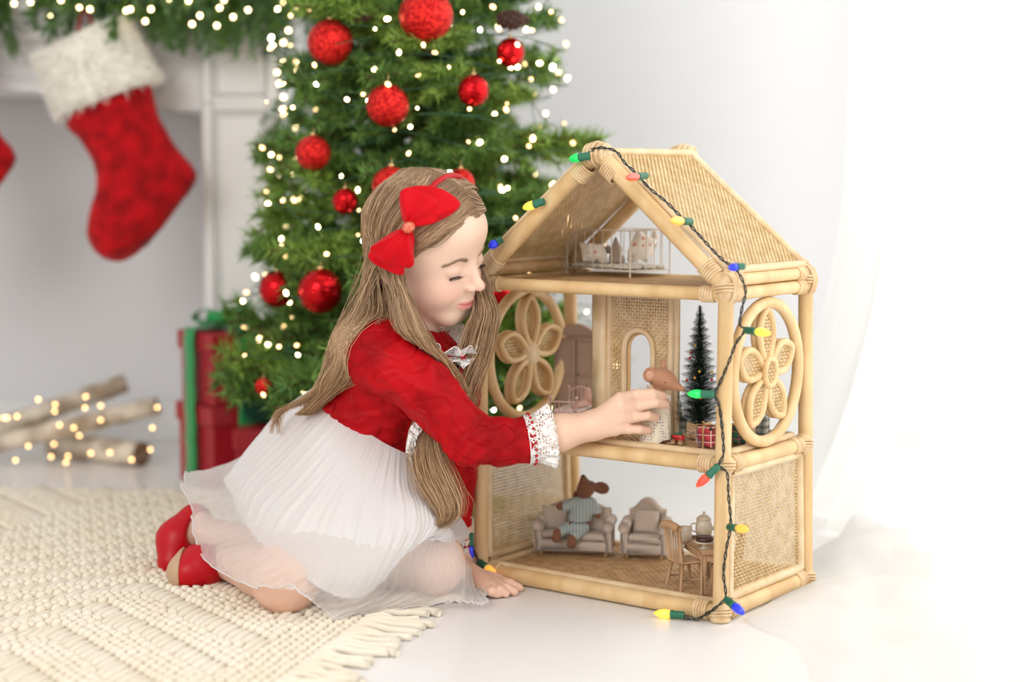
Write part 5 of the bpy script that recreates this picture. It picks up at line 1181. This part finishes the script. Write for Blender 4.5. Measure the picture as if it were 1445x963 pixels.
    def chair(pos, rz, lab):
        t = thing('doll_chair', lab, 'chair', pos, rz, 'wooden spindle-back doll chairs'); t.scale = (1.28, 1.28, 1.28)
        G().box((0, 0, .032), (.034, .032, .0035), bev=.0015).build('seat', wood, t)
        for sx in (-1, 1):
            for sy in (-1, 1): G().tube([(sx*.017, sy*.016, 0), (sx*.012, sy*.011, .031)], [.0018, .0022], 8).build('leg', wood, t)
            G().tube([(sx*.015, -.013, .012), (sx*.015, .013, .012)], .0012, 6).build('stretcher', wood, t)
            G().tube([(sx*.0145, -.0135, .033), (sx*.0165, -.019, .077)], .0019, 8).build('back_post', wood, t)
        for k in range(5): x = -.010+.005*k; G().tube([(x*.95, -.0135, .033), (x*1.1, -.0185, .070)], .0010, 6).build('spindle', wood, t)
        P = [(-.0185+.037*k/10, -.0192-.002*sin(pi*k/10), .073+.0035*sin(pi*k/10)) for k in range(11)]; G().tube(P, .0048, 8, flat=1, up=(0, 0, 1)).build('top_rail', wood, t)
        return t
    c1 = ground(967, 829, ZL); chair((c1[0], c1[1], ZL), -1.15, 'wooden spindle-back doll chair pulled up at the left of the tea table'); q = hl(.404, .068, ZL); chair(tuple(q), 1.2, 'wooden doll chair half hidden behind the front right post of the house')
    cer = mat('cream_ceramic', (.76, .68, .56), .3, var=(60, (.62, .52, .38), 3), coat=.3); choc = mat('chocolate', (.055, .016, .012), .35, bump=(300, .8, .001)); lacem = MATS.get('lace') or mat('doily_white', (.88, .86, .82), .8)
    p = onP(966, 764); t = thing('jug', 'cream doll jug without lid at the left on the tea table', 'jug', p)
    G().lathe([(.0001, 0), (.0085, 0), (.0115, .006), (.0105, .014), (.0095, .018), (.0110, .0215), (.0098, .0205), (.0085, .017), (.0001, .004)], (0, 0, 0), 20).build('vessel', cer, t); G().tube(spline([(-.0095, 0, .018), (-.0165, 0, .017), (-.0165, 0, .009), (-.0105, 0, .006)], 12), .0012, 6).build('handle', cer, t)
    p = onP(993, 757); t = thing('teapot', 'tall cream lidded doll coffee pot on the tea table', 'teapot', p)
    G().lathe([(.0001, 0), (.0100, 0), (.0130, .007), (.0125, .018), (.0110, .026), (.0001, .026)], (0, 0, 0), 20).build('vessel', cer, t); G().lathe([(.0115, .0262), (.0110, .0285), (.0060, .0325), (.0015, .0335), (.0015, .0350), (.0028, .0370), (.0001, .0388)], (0, 0, 0), 18).build('lid', cer, t)
    G().tube(spline([(.0120, 0, .010), (.018, 0, .016), (.021, 0, .024)], 8), [.0025]*4+[.0018]*4, 8).build('spout', cer, t); G().tube(spline([(-.0125, 0, .020), (-.019, 0, .018), (-.018, 0, .009), (-.0125, 0, .007)], 12), .0012, 6).build('handle', cer, t)
    p = onP(994, 774); t = thing('cake_stand', 'small white scalloped stand under the chocolate cake', 'cake stand', p)
    G().lathe([(.0090, 0), (.0030, .002), (.0022, .008), (.0150, .0090), (.0165, .0105), (.0001, .0098)], (0, 0, 0), 24).build('plate', cer, t)
    o = G().lathe([(.0001, .0003), (.0125, .0003), (.0135, .003), (.0125, .0062), (.0100, .0075), (.0060, .0068), (.0001, .0060)], (0, 0, 0), 22).build('chocolate_cake', choc); o.location = (p[0], p[1], p[2]+.0106); tag(o, 'round dark chocolate cake on the little stand', 'cake')
    # lace cloth over the left table edge
    t = thing('lace_doily', 'small white lace cloth hanging over the left edge of the tea table', 'lace cloth', onT(-.026, .034)); rows = []
    for i in range(9):
        v = i/8; row = []
        for k in range(14):
            u = k/13-.5; xx = .010-.018*v if v < .5 else .001-.002*v; zz = .0009 if v < .45 else .0009-(v-.45)*.030; row.append((xx-.003*(v > .45), u*.036, zz+.0004*sin(u*40)))
        rows.append(row)
    o = G().grid(rows).build('lace', lacem, t); o.rotation_euler = (0, 0, tz)
    # ---- wardrobe
    wl = at(781, 520, 2.775); wr = at(838, 520, 2.775); wc = ((wl[0]+wr[0])/2+.004, 2.775); ww = wr[0]-wl[0]+.006; wz = at(808, 473, 2.775)[2]-ZM; t = thing('doll_wardrobe', 'taupe painted doll wardrobe with arched pediment and two panelled doors', 'wardrobe', (wc[0], wc[1], ZM), -.10)
    G().box((0, .014, wz/2), (ww, .028, wz), bev=.001).build('carcass', taupe, t, smooth=False)
    prof = [(-ww/2-.003, 0), (-ww/2-.003, .006)]+[(-ww*.38+ww*.76*k/14, .006+.012*max(0, sin(pi*k/14))**.8) for k in range(15)]+[(ww/2+.003, .006), (ww/2+.003, 0)]
    G().prism(prof, -.004, .030, lambda q: (q[0], q[2], q[1]+wz)).build('pediment', taupe, t, smooth=False); 
    for sx in (-1, 1):
        x = sx*ww*.235; d = G().box((x, -.0015, wz*.52), (ww*.44, .003, wz*.88), bev=.0008).build('door', taupe, t, smooth=False)
        for (z0, z1) in ((.12, .46), (.50, .92)):
            g = G(); a, b, c_, e = x-ww*.16, x+ww*.16, wz*z0, wz*z1; g.tube([(a, -.0034, c_), (b, -.0034, c_), (b, -.0034, e), (a, -.0034, e)], .0009, 4, closed=True); g.build('door_panel', taupe, d, smooth=False)
        G().ball((sx*.0035, -.0050, wz*.50), .0018, 8, 6).build('door_knob', wood if sx < 0 else blk, d)
    # ---- pink beds
    def bed(cx, cy, w, L, h, lab, rz):
        t = thing('doll_bed', lab, 'bed', (cx, cy, ZM), rz)
        for y, hh in ((0, h), (L, h*1.12)):
            nm = 'footboard' if y == 0 else 'headboard'
            g = G(); top = [(-w/2+w*k/10, y, hh-.006+.008*sin(pi*k/10)*(y > 0)) for k in range(11)]; g.tube(top, .0012, 6); g.tube([(-w/2, y, .016), (w/2, y, .016)], .0011, 6); fb = g.build(nm, pinkm, t)
            for k in range(1, 6): x = -w/2+w*k/6; G().tube([(x, y, .016), (x, y, hh-.006+(.008*sin(pi*k/6) if y > 0 else 0))], .0008, 5).build('spindle', pinkm, fb)
            for sx in (-1, 1): g = G().tube([(sx*w/2, y, 0), (sx*w/2, y, hh)], .0016, 6); g.ball((sx*w/2, y, hh+.001), .0026, 8, 6); g.build('bed_post', pinkm, fb)
        for sx in (-1, 1): G().tube([(sx*w/2, 0, .016), (sx*w/2, L, .016)], .0013, 6).build('side_rail', pinkm, t)
        G().box((0, L/2, .020), (w-.004, L-.004, .009), bev=.003).build('mattress', wavemat('floral_ticking', (.72, .58, .52), (.45, .25, .25), 1, dots=(150, .2)), t); return t
    b0 = at(795, 580, 2.63); bed(b0[0], 2.63, .044, .095, .044, 'dusty pink metal doll bed standing beside the wardrobe', -.35)
    b1 = at(905, 560, 2.68); bed(b1[0]+.002, 2.665, .042, .05, .046, 'dusty pink metal doll bed seen through the arched opening', -.62)
    # doll lying on the bed
    t = thing('toy_mouse', 'grey-pink toy mouse lying on the bed beside the wardrobe', 'toy mouse', tuple(at(822, 580, 2.68)))
    R2 = lambda x, y, dy=0.: tuple(float(v) for v in at(x, y, 2.685+dy))
    def fg(X, Y, Z):
        P = (X, Y, Z); d = scone(P, R2(826, 570), R2(812, 578, -.03), .0085, .009); d = smin(d, scone(P, R2(830, 562), R2(828, 548, .0), .0085, .0035), .003); d = smin(d, sell(P, R2(835, 573, .002), (.008, .004, .010)), .002); return smax(d, ZM+.0255-Z, .001)
    c = np.array(R2(824, 565)); mouse_mesh(fg, c-[.035, .06, .03], c+[.03, .03, .03], .0014, 'body', mat('dusty_pink_felt', (.60, .36, .30), .9, sheen=.3), t); G().ball(R2(828, 546), .0022, 8, 6).build('nose', blk, t); reroot(t, R2(822, 575))
    # ---- bottle brush tree
    c = hl(*hplane_y(986, 600, .115)); c[2] = ZM; ztop = at(988, 431, c[1])[2]-ZM; t = thing('bottle_brush_tree', 'small dark green bottle brush tree with frosted tips behind the front right post', 'tree', tuple(c))
    fr_g = mat('brush_green', (.012, .07, .045), .7); fr_w = mat('frost_white', (.75, .80, .78), .7)
    G().tube([(0, 0, .002), (0, 0, ztop)], [.003, .0008], 6).build('stem', bark, t); G().lathe([(.014, 0), (.014, .007), (.004, .010)], (0, 0, 0), 14).build('base', wood, t)
    rng = np.random.default_rng(8); N_ = 7500; f = rng.random(N_)**.8; zt_ = .020+(ztop-.020)*(1-f); rr = .002+.038*f**.75*(.82+.18*np.sin(f*95)); a = rng.random(N_)*6.283; b = np.stack([0*a, 0*a, zt_], 1); e = np.stack([rr*np.cos(a), rr*np.sin(a), zt_+rr*.25], 1)
    s = np.stack([-np.sin(a), np.cos(a), 0*a], 1)*.0005
    v = np.stack([b-s, b+s, e+s*.7, e-s*.7], 1).reshape(-1, 3); g = G(); g.v = [v]; g.f = np.arange(N_*4).reshape(-1, 4).tolist(); g.n = len(v); g.build('bristles', fr_g, t, kind='stuff')
    k = rng.random(N_) < .5; d = e-b; v = np.stack([e[k]-d[k]*.12-s[k], e[k]-d[k]*.12+s[k], e[k]+d[k]*.02+s[k], e[k]+d[k]*.02-s[k]], 1).reshape(-1, 3); g = G(); g.v = [v]; g.f = np.arange(len(v)).reshape(-1, 4).tolist(); g.build('frosted_tips', fr_w, t, kind='stuff')
    for i in range(9): f_ = rng.uniform(.25, .95); a_ = rng.uniform(-2.8, -.4); z_ = .02+(ztop-.02)*(1-f_); r_ = .034*f_**.8; G().ball((r_*cos(a_), r_*sin(a_), z_), .0022, 8, 6).build('berry', mat(('red_berry', 'gold_berry')[i % 2], ((.6, .01, .02), (.75, .45, .06))[i % 2], .3), t)
    # ---- parcels, bottle and toy train
    rp = wavemat('red_plaid', (.45, .03, .04), (.20, .01, .015), 95, plaid=True, c3=(.75, .6, .5)); bw = wavemat('dark_white_plaid', (.62, .60, .56), (.03, .06, .05), 90, plaid=True); gp_ = wavemat('green_plaid', (.02, .11, .06), (.01, .04, .03), 95, plaid=True, c3=(.4, .1, .08)); goldr = mat('gold_cord', (.62, .42, .16), .4, metal=.6)
    def parcel(px, py, Y, w, d, h, m, lab, rz, cord=True, bev=.006):
        q = at(px, py, Y); t = thing('parcel', lab, 'parcel', (q[0], Y, ZM), rz); G().box((0, 0, h/2+.0003), (w, d, h), bev=bev).build('wrapped_box', m, t)
        if cord:
            e = .0008; G().tube([(0, -d/2-e, 0.001), (0, -d/2-e, h+e), (0, d/2+e, h+e), (0, d/2+e, 0.001)], .0011, 5).build('cord', goldr, t); G().tube([(-w/2-e, 0, 0.001), (-w/2-e, 0, h+e), (w/2+e, 0, h+e), (w/2+e, 0, .001)], .0011, 5).build('cord', goldr, t)
            G().tube(spline([(0, 0, h), (.006, .002, h+.006), (.003, 0, h+.001), (-.006, -.002, h+.006), (0, 0, h)], 18), .0010, 5).build('cord_bow', goldr, t)
        return t
    parcel(997, 620, 2.405, .029, .026, .034, rp, 'red plaid parcel with gold cord beside the front right post', -.5)
    parcel(956, 600, 2.53, .026, .020, .030, bw, 'dark and white checked parcel behind the toy train', -.2)
    parcel(1040, 620, 2.44, .030, .028, .030, gp_, 'dark green plaid parcel behind the right round window', -.7)
    parcel(1076, 600, 2.53, .018, .018, .030, bw, 'small checked parcel at the right back corner of the middle floor', -.5, False, .002)
    q = at(951, 575, 2.575); t = thing('glass_bottle', 'dark green striped glass bottle behind the checked parcel', 'bottle', (q[0], 2.575, ZM)); zt_ = at(951, 553, 2.575)[2]-ZM
    G().lathe([(.0001, 0), (.0115, 0), (.0135, .012), (.0125, zt_*.75), (.0070, zt_*.9), (.0065, zt_)], (0, 0, 0), 20).build('vessel', mat('bottle_green', (.01, .13, .07), .12, coat=.5), t)
    for k in range(7): a = k*2*pi/7; G().tube([(.0128*cos(a), .0128*sin(a), .006), (.0134*cos(a+.2), .0134*sin(a+.2), zt_*.4), (.0126*cos(a+.3), .0126*sin(a+.3), zt_*.75)], .0008, 4).build('stripe', cer, t)
    q = ground(952, 628, ZM); t = thing('toy_train', 'tiny red and green wooden toy train on the middle floor', 'toy train', (q[0], q[1]+.008, ZM), -.55); rdt = mat('toy_red', (.55, .015, .015), .4); grt = mat('toy_green', (.01, .16, .07), .4)
    G().box((-.013, 0, .010), (.015, .010, .010), bev=.001).build('engine', grt, t); G().box((-.016, 0, .0185), (.008, .009, .007), bev=.001).build('cab', rdt, t); G().tube([(-.008, 0, .015), (-.008, 0, .022)], .0015, 8).build('chimney', grt, t); G().box((.007, 0, .010), (.017, .010, .009), bev=.001).build('wagon', rdt, t); G().box((.007, 0, .0155), (.013, .008, .002)).build('cargo', grt, t)
    for x in (-.018, -.009, .001, .013):
        for y in (-.0058, .0058): G().tube([(x, y-.0008, .0042), (x, y+.0008, .0042)], .0040, 12).build('wheel', wood, t)
    # ---- attic crib
    C0 = ground(889, 392.5, ZA); ph = .88; L1, L2, hC = .150, .088, .074; cl = np.array([-cos(ph), sin(ph), 0]); cr = np.array([sin(ph), cos(ph), 0])*1.0
    fl = hloc(C0); cen = C0+cl*L1/2+cr*L2/2
    # keep the crib inside the attic
    t = thing('doll_crib', 'cream wire doll crib with tall bars on the attic floor', 'crib', (cen[0], cen[1], ZA), -ph); a_, b_ = L1/2, L2/2
    for z in (.010, hC): G().tube([(-a_, -b_, z), (a_, -b_, z), (a_, b_, z), (-a_, b_, z)], .0011, 6, closed=True).build('rail', crm, t)
    for sx in (-1, 1):
        for sy in (-1, 1): G().tube([(sx*a_, sy*b_, 0), (sx*a_, sy*b_, hC+.001)], .0014, 6).build('corner_post', crm, t)
    for k in range(1, 7):
        for sy in (-1, 1): G().tube([(-a_+L1*k/7, sy*b_, .010), (-a_+L1*k/7, sy*b_, hC)], .0009, 5).build('bar', crm, t)
    for k in range(1, 5):
        for sx in (-1, 1): G().tube([(sx*a_, -b_+L2*k/5, .010), (sx*a_, -b_+L2*k/5, hC)], .0009, 5).build('bar', crm, t)
    G().box((0, 0, .0145), (L1-.008, L2-.008, .007), bev=.003).build('mattress', wavemat('botanical_print', (.72, .68, .60), (.16, .16, .12), 1, dots=(120, .24, .9)), t)
    Mx = Matrix.Translation((cen[0], cen[1], ZA)) @ Matrix.Rotation(-ph, 4, 'Z'); dots = wavemat('polka_dot_cotton', (.82, .76, .68), (.70, .30, .20), 1, dots=(75, .27, .5), c3=(.25, .32, .28))
    for (px, py, dy, w, h, rot, lab) in ((838, 363, 0, .050, .034, (-.5, .10, .5), 'dotted white pillow lying at the left end of the crib'), (906, 352, -.01, .040, .046, (-.35, .5, .2), 'larger dotted white pillow propped at the right of the crib')):
        Y_ = cen[1]+dy; q = at(px, py, Y_); o = pillow_g(w, h, .020, 12, rot).build('pillow', dots); o.location = q; zmin = min((Vector(v.co)+o.location).z for v in o.data.vertices); 
        if zmin < ZA+.0183: o.location.z += ZA+.0183-zmin
        tag(o, lab, 'pillow')
    Yc = cen[1]+.012; W2 = lambda x, y, dy=0.: tuple(float(v) for v in at(x, y, Yc+dy))
    for nm, lab, sh, ms in (('toy_mouse', 'grey toy mouse with nose in the air lying in the crib between the pillows', 0, greym), ('toy_mouse', 'white eared toy animal lying at the back of the crib', 26, mat('oat_felt', (.66, .56, .47), .9, sheen=.3))):
        t = thing(nm, lab, 'toy mouse' if not sh else 'toy animal', W2(868+sh, 378)); dy = .0 if not sh else .016
        def fc(X, Y, Z):
            P = (X, Y, Z); d = scone(P, W2(869+sh, 356, dy), W2(869+sh, 339, dy-.004), .0100, .0034); d = smin(d, scone(P, W2(868+sh, 366, dy), W2(872+sh, 368, dy+.022), .0105, .012), .004)
            for x in ((858, 874) if not sh else (884+26, 898+26)):
                d = smin(d, sell(P, W2(x, 352 if not sh else 338, dy+.006), (.0055, .003, .0075 if not sh else .0150)), .0015)
            if sh: d = smin(d, scone(P, W2(895, 355, dy+.005), W2(916, 356, dy+.006), .008, .008), .003)
            return smax(d, ZA+.019-Z, .001)
        c = np.array(W2(880+sh*.5, 352)); mouse_mesh(fc, c-[.035, .02, .035], c+[.055, .06, .03], .0014, 'body', ms, t); G().ball(W2(869+sh, 338, dy-.004), .0027, 8, 6).build('nose', blk, t); reroot(t, W2(868+sh, 372))
# ------------------------------------------------------------------ coloured bulb string on the house
if sec('bulbs'):
    cordm = mat('black_green_cord', (.015, .022, .02), .5); sock = mat('green_socket', (.02, .16, .09), .45)
    GLS = {}
    for k, c, e in (('green', (.0, .55, .10), (.0, .9, .15)), ('yellow', (1, .62, .05), (1, .62, .08)), ('orange', (1, .40, .06), (1, .38, .05)), ('red', (.95, .06, .03), (1, .10, .05)), ('blue', (.01, .03, .75), (.02, .05, 1))): GLS[k] = mat(k+'_bulb_glass', c, .15, emit=(e, {'green': .45, 'yellow': 1.0, 'orange': .9, 'red': .45, 'blue': .25}[k]), coat=.6)
    SLt = thing('bulb_string', 'string of large coloured bulbs on dark twisted cord draped over the doll house', 'string lights', tuple(hl(HW, -.02, .004)))
    def front(px, py, off=-.0155): return hl(*hplane_y(px, py, off))
    a = np.array([HW, 0, HE+.030]); b = np.array([HW/2+.010, 0, HAP+.006]); d = b-a; nr = np.cross([0, 1, 0], d); nr /= np.linalg.norm(nr); nr *= np.sign(nr[2]); nw = HX*nr[0]+HY*nr[1]+HZ*nr[2]
    def roof(px, py, off=.0165): return plane(px, py, hl(*(a+nr*off)), nw)
    cp = [front(823, 221, -.02), front(842, 209, -.017), roof(868, 213), roof(882, 230), roof(898, 245), roof(916, 265), roof(940, 285), roof(956, 301), roof(968, 312), roof(985, 330), roof(1003, 350), roof(1020, 367, .018), front(1036, 378, -.027), front(1046, 392, -.028), front(1052, 412, -.026), front(1047, 435, -.018), front(1044, 458, -.016), front(1051, 466, -.016), front(1038, 486, -.016), front(1029, 510, -.016), front(1016, 540, -.016), front(1009, 556, -.017), front(1015, 575, -.016), front(1019, 605, -.016), front(1021, 640, -.020), front(1014, 658, -.021), front(1026, 668, -.020), front(1028, 700, -.016), front(1031, 740, -.016), front(1025, 775, -.016), front(1021, 810, -.016), front(1024, 842, -.022), front(1012, 856, -.026), front(995, 868, -.022), front(980, 876, -.028), front(965, 875, -.032)]
    cq = [front(823, 221, -.018), front(806, 243, .016), front(782, 268, .016), front(764, 288, .016), front(734, 315, .016), front(709, 341, .016), front(690, 372, .012), front(680, 420, -.016), front(675, 520, -.016), front(670, 620, -.016), front(665, 700, -.020), front(662, 752, -.030), front(668, 775, -.030), front(676, 794, -.022)]
    for P in (cp, cq):
        P = spline(P, len(P)*10); P = P.copy(); P[:, 2] = np.maximum(P[:, 2], .004); T_ = np.gradient(P, axis=0); T_ /= np.linalg.norm(T_, axis=1)[:, None]; u = np.cross(T_, [.59, .8, 0]); u /= np.linalg.norm(u, axis=1)[:, None]+1e-9; v = np.cross(T_, u); s = np.concatenate([[0], np.cumsum(np.linalg.norm(np.diff(P, axis=0), axis=1))]); 
        for o in (0, pi): th_ = s*190+o; G().tube(P+.0014*(np.cos(th_)[:, None]*u+np.sin(th_)[:, None]*v), .0011, 5).build('cord', cordm, SLt)
    def bulb(p0, p1, col, s=1.):
        p0, p1 = np.array(p0, float), np.array(p1, float); q = Vector(p1-p0).to_track_quat('Z', 'X').to_matrix().to_4x4(); M = Matrix.Translation(p0) @ q
        L = np.linalg.norm(p1-p0); k = L/.036
        g = G().lathe([(.0030, 0), (.0058, .001), (.0058, .013), (.0066, .0135), (.0066, .0165), (.0052, .0168)], (0, 0, 0), 14); g.v = [g.v[0]*np.array([s, s, k])]; so = g.xf(M).build('socket', sock, SLt)
        g = G().lathe([(.0050, .0160), (.0066, .0195), (.0070, .0235), (.0058, .0295), (.0030, .0345), (.0006, .0365), (.0001, .0367)], (0, 0, 0), 16); g.v = [g.v[0]*np.array([s, s, k])]; bo = g.xf(M).build('bulb', GLS[col], SLt, label=col+' glass bulb')
    F_ = front
    bulb(F_(832, 220, -.022), F_(803, 225, -.022), 'green'); bulb(F_(768, 284, -.022), F_(738, 294, -.026), 'yellow'); bulb(F_(708, 338, -.02), F_(690, 349, -.04), 'blue')
    bulb(roof(912, 248, .020), roof(884, 251, .026), 'red', .9); bulb(roof(975, 313, .020), roof(947, 311, .026), 'orange', .95); bulb(F_(1050, 376, -.022), F_(1028, 378, -.045), 'blue', .85)
    bulb(F_(1052, 466, -.019), F_(1087, 471, -.034), 'yellow', .9); bulb(F_(1008, 557, -.022), F_(970, 556, -.030), 'green', .95); bulb(F_(1014, 658, -.026), F_(983, 687, -.030), 'red', .95)
    bulb(F_(1028, 744, -.019), F_(1056, 748, -.040), 'orange', .9); bulb(F_(1024, 846, -.027), F_(1050, 867, -.040), 'blue', .95)
    def fl_(px, py, off): p = F_(px, py, off); p[2] = max(p[2], .0078); return p
    bulb(fl_(966, 874, -.030), fl_(923, 870, -.045), 'yellow'); bulb(F_(663, 752, -.031), F_(664, 792, -.030), 'blue'); bulb(F_(675, 793, -.028), F_(700, 811, -.030), 'orange')
    reroot(SLt, tuple(hl(HW, -.02, .004)))
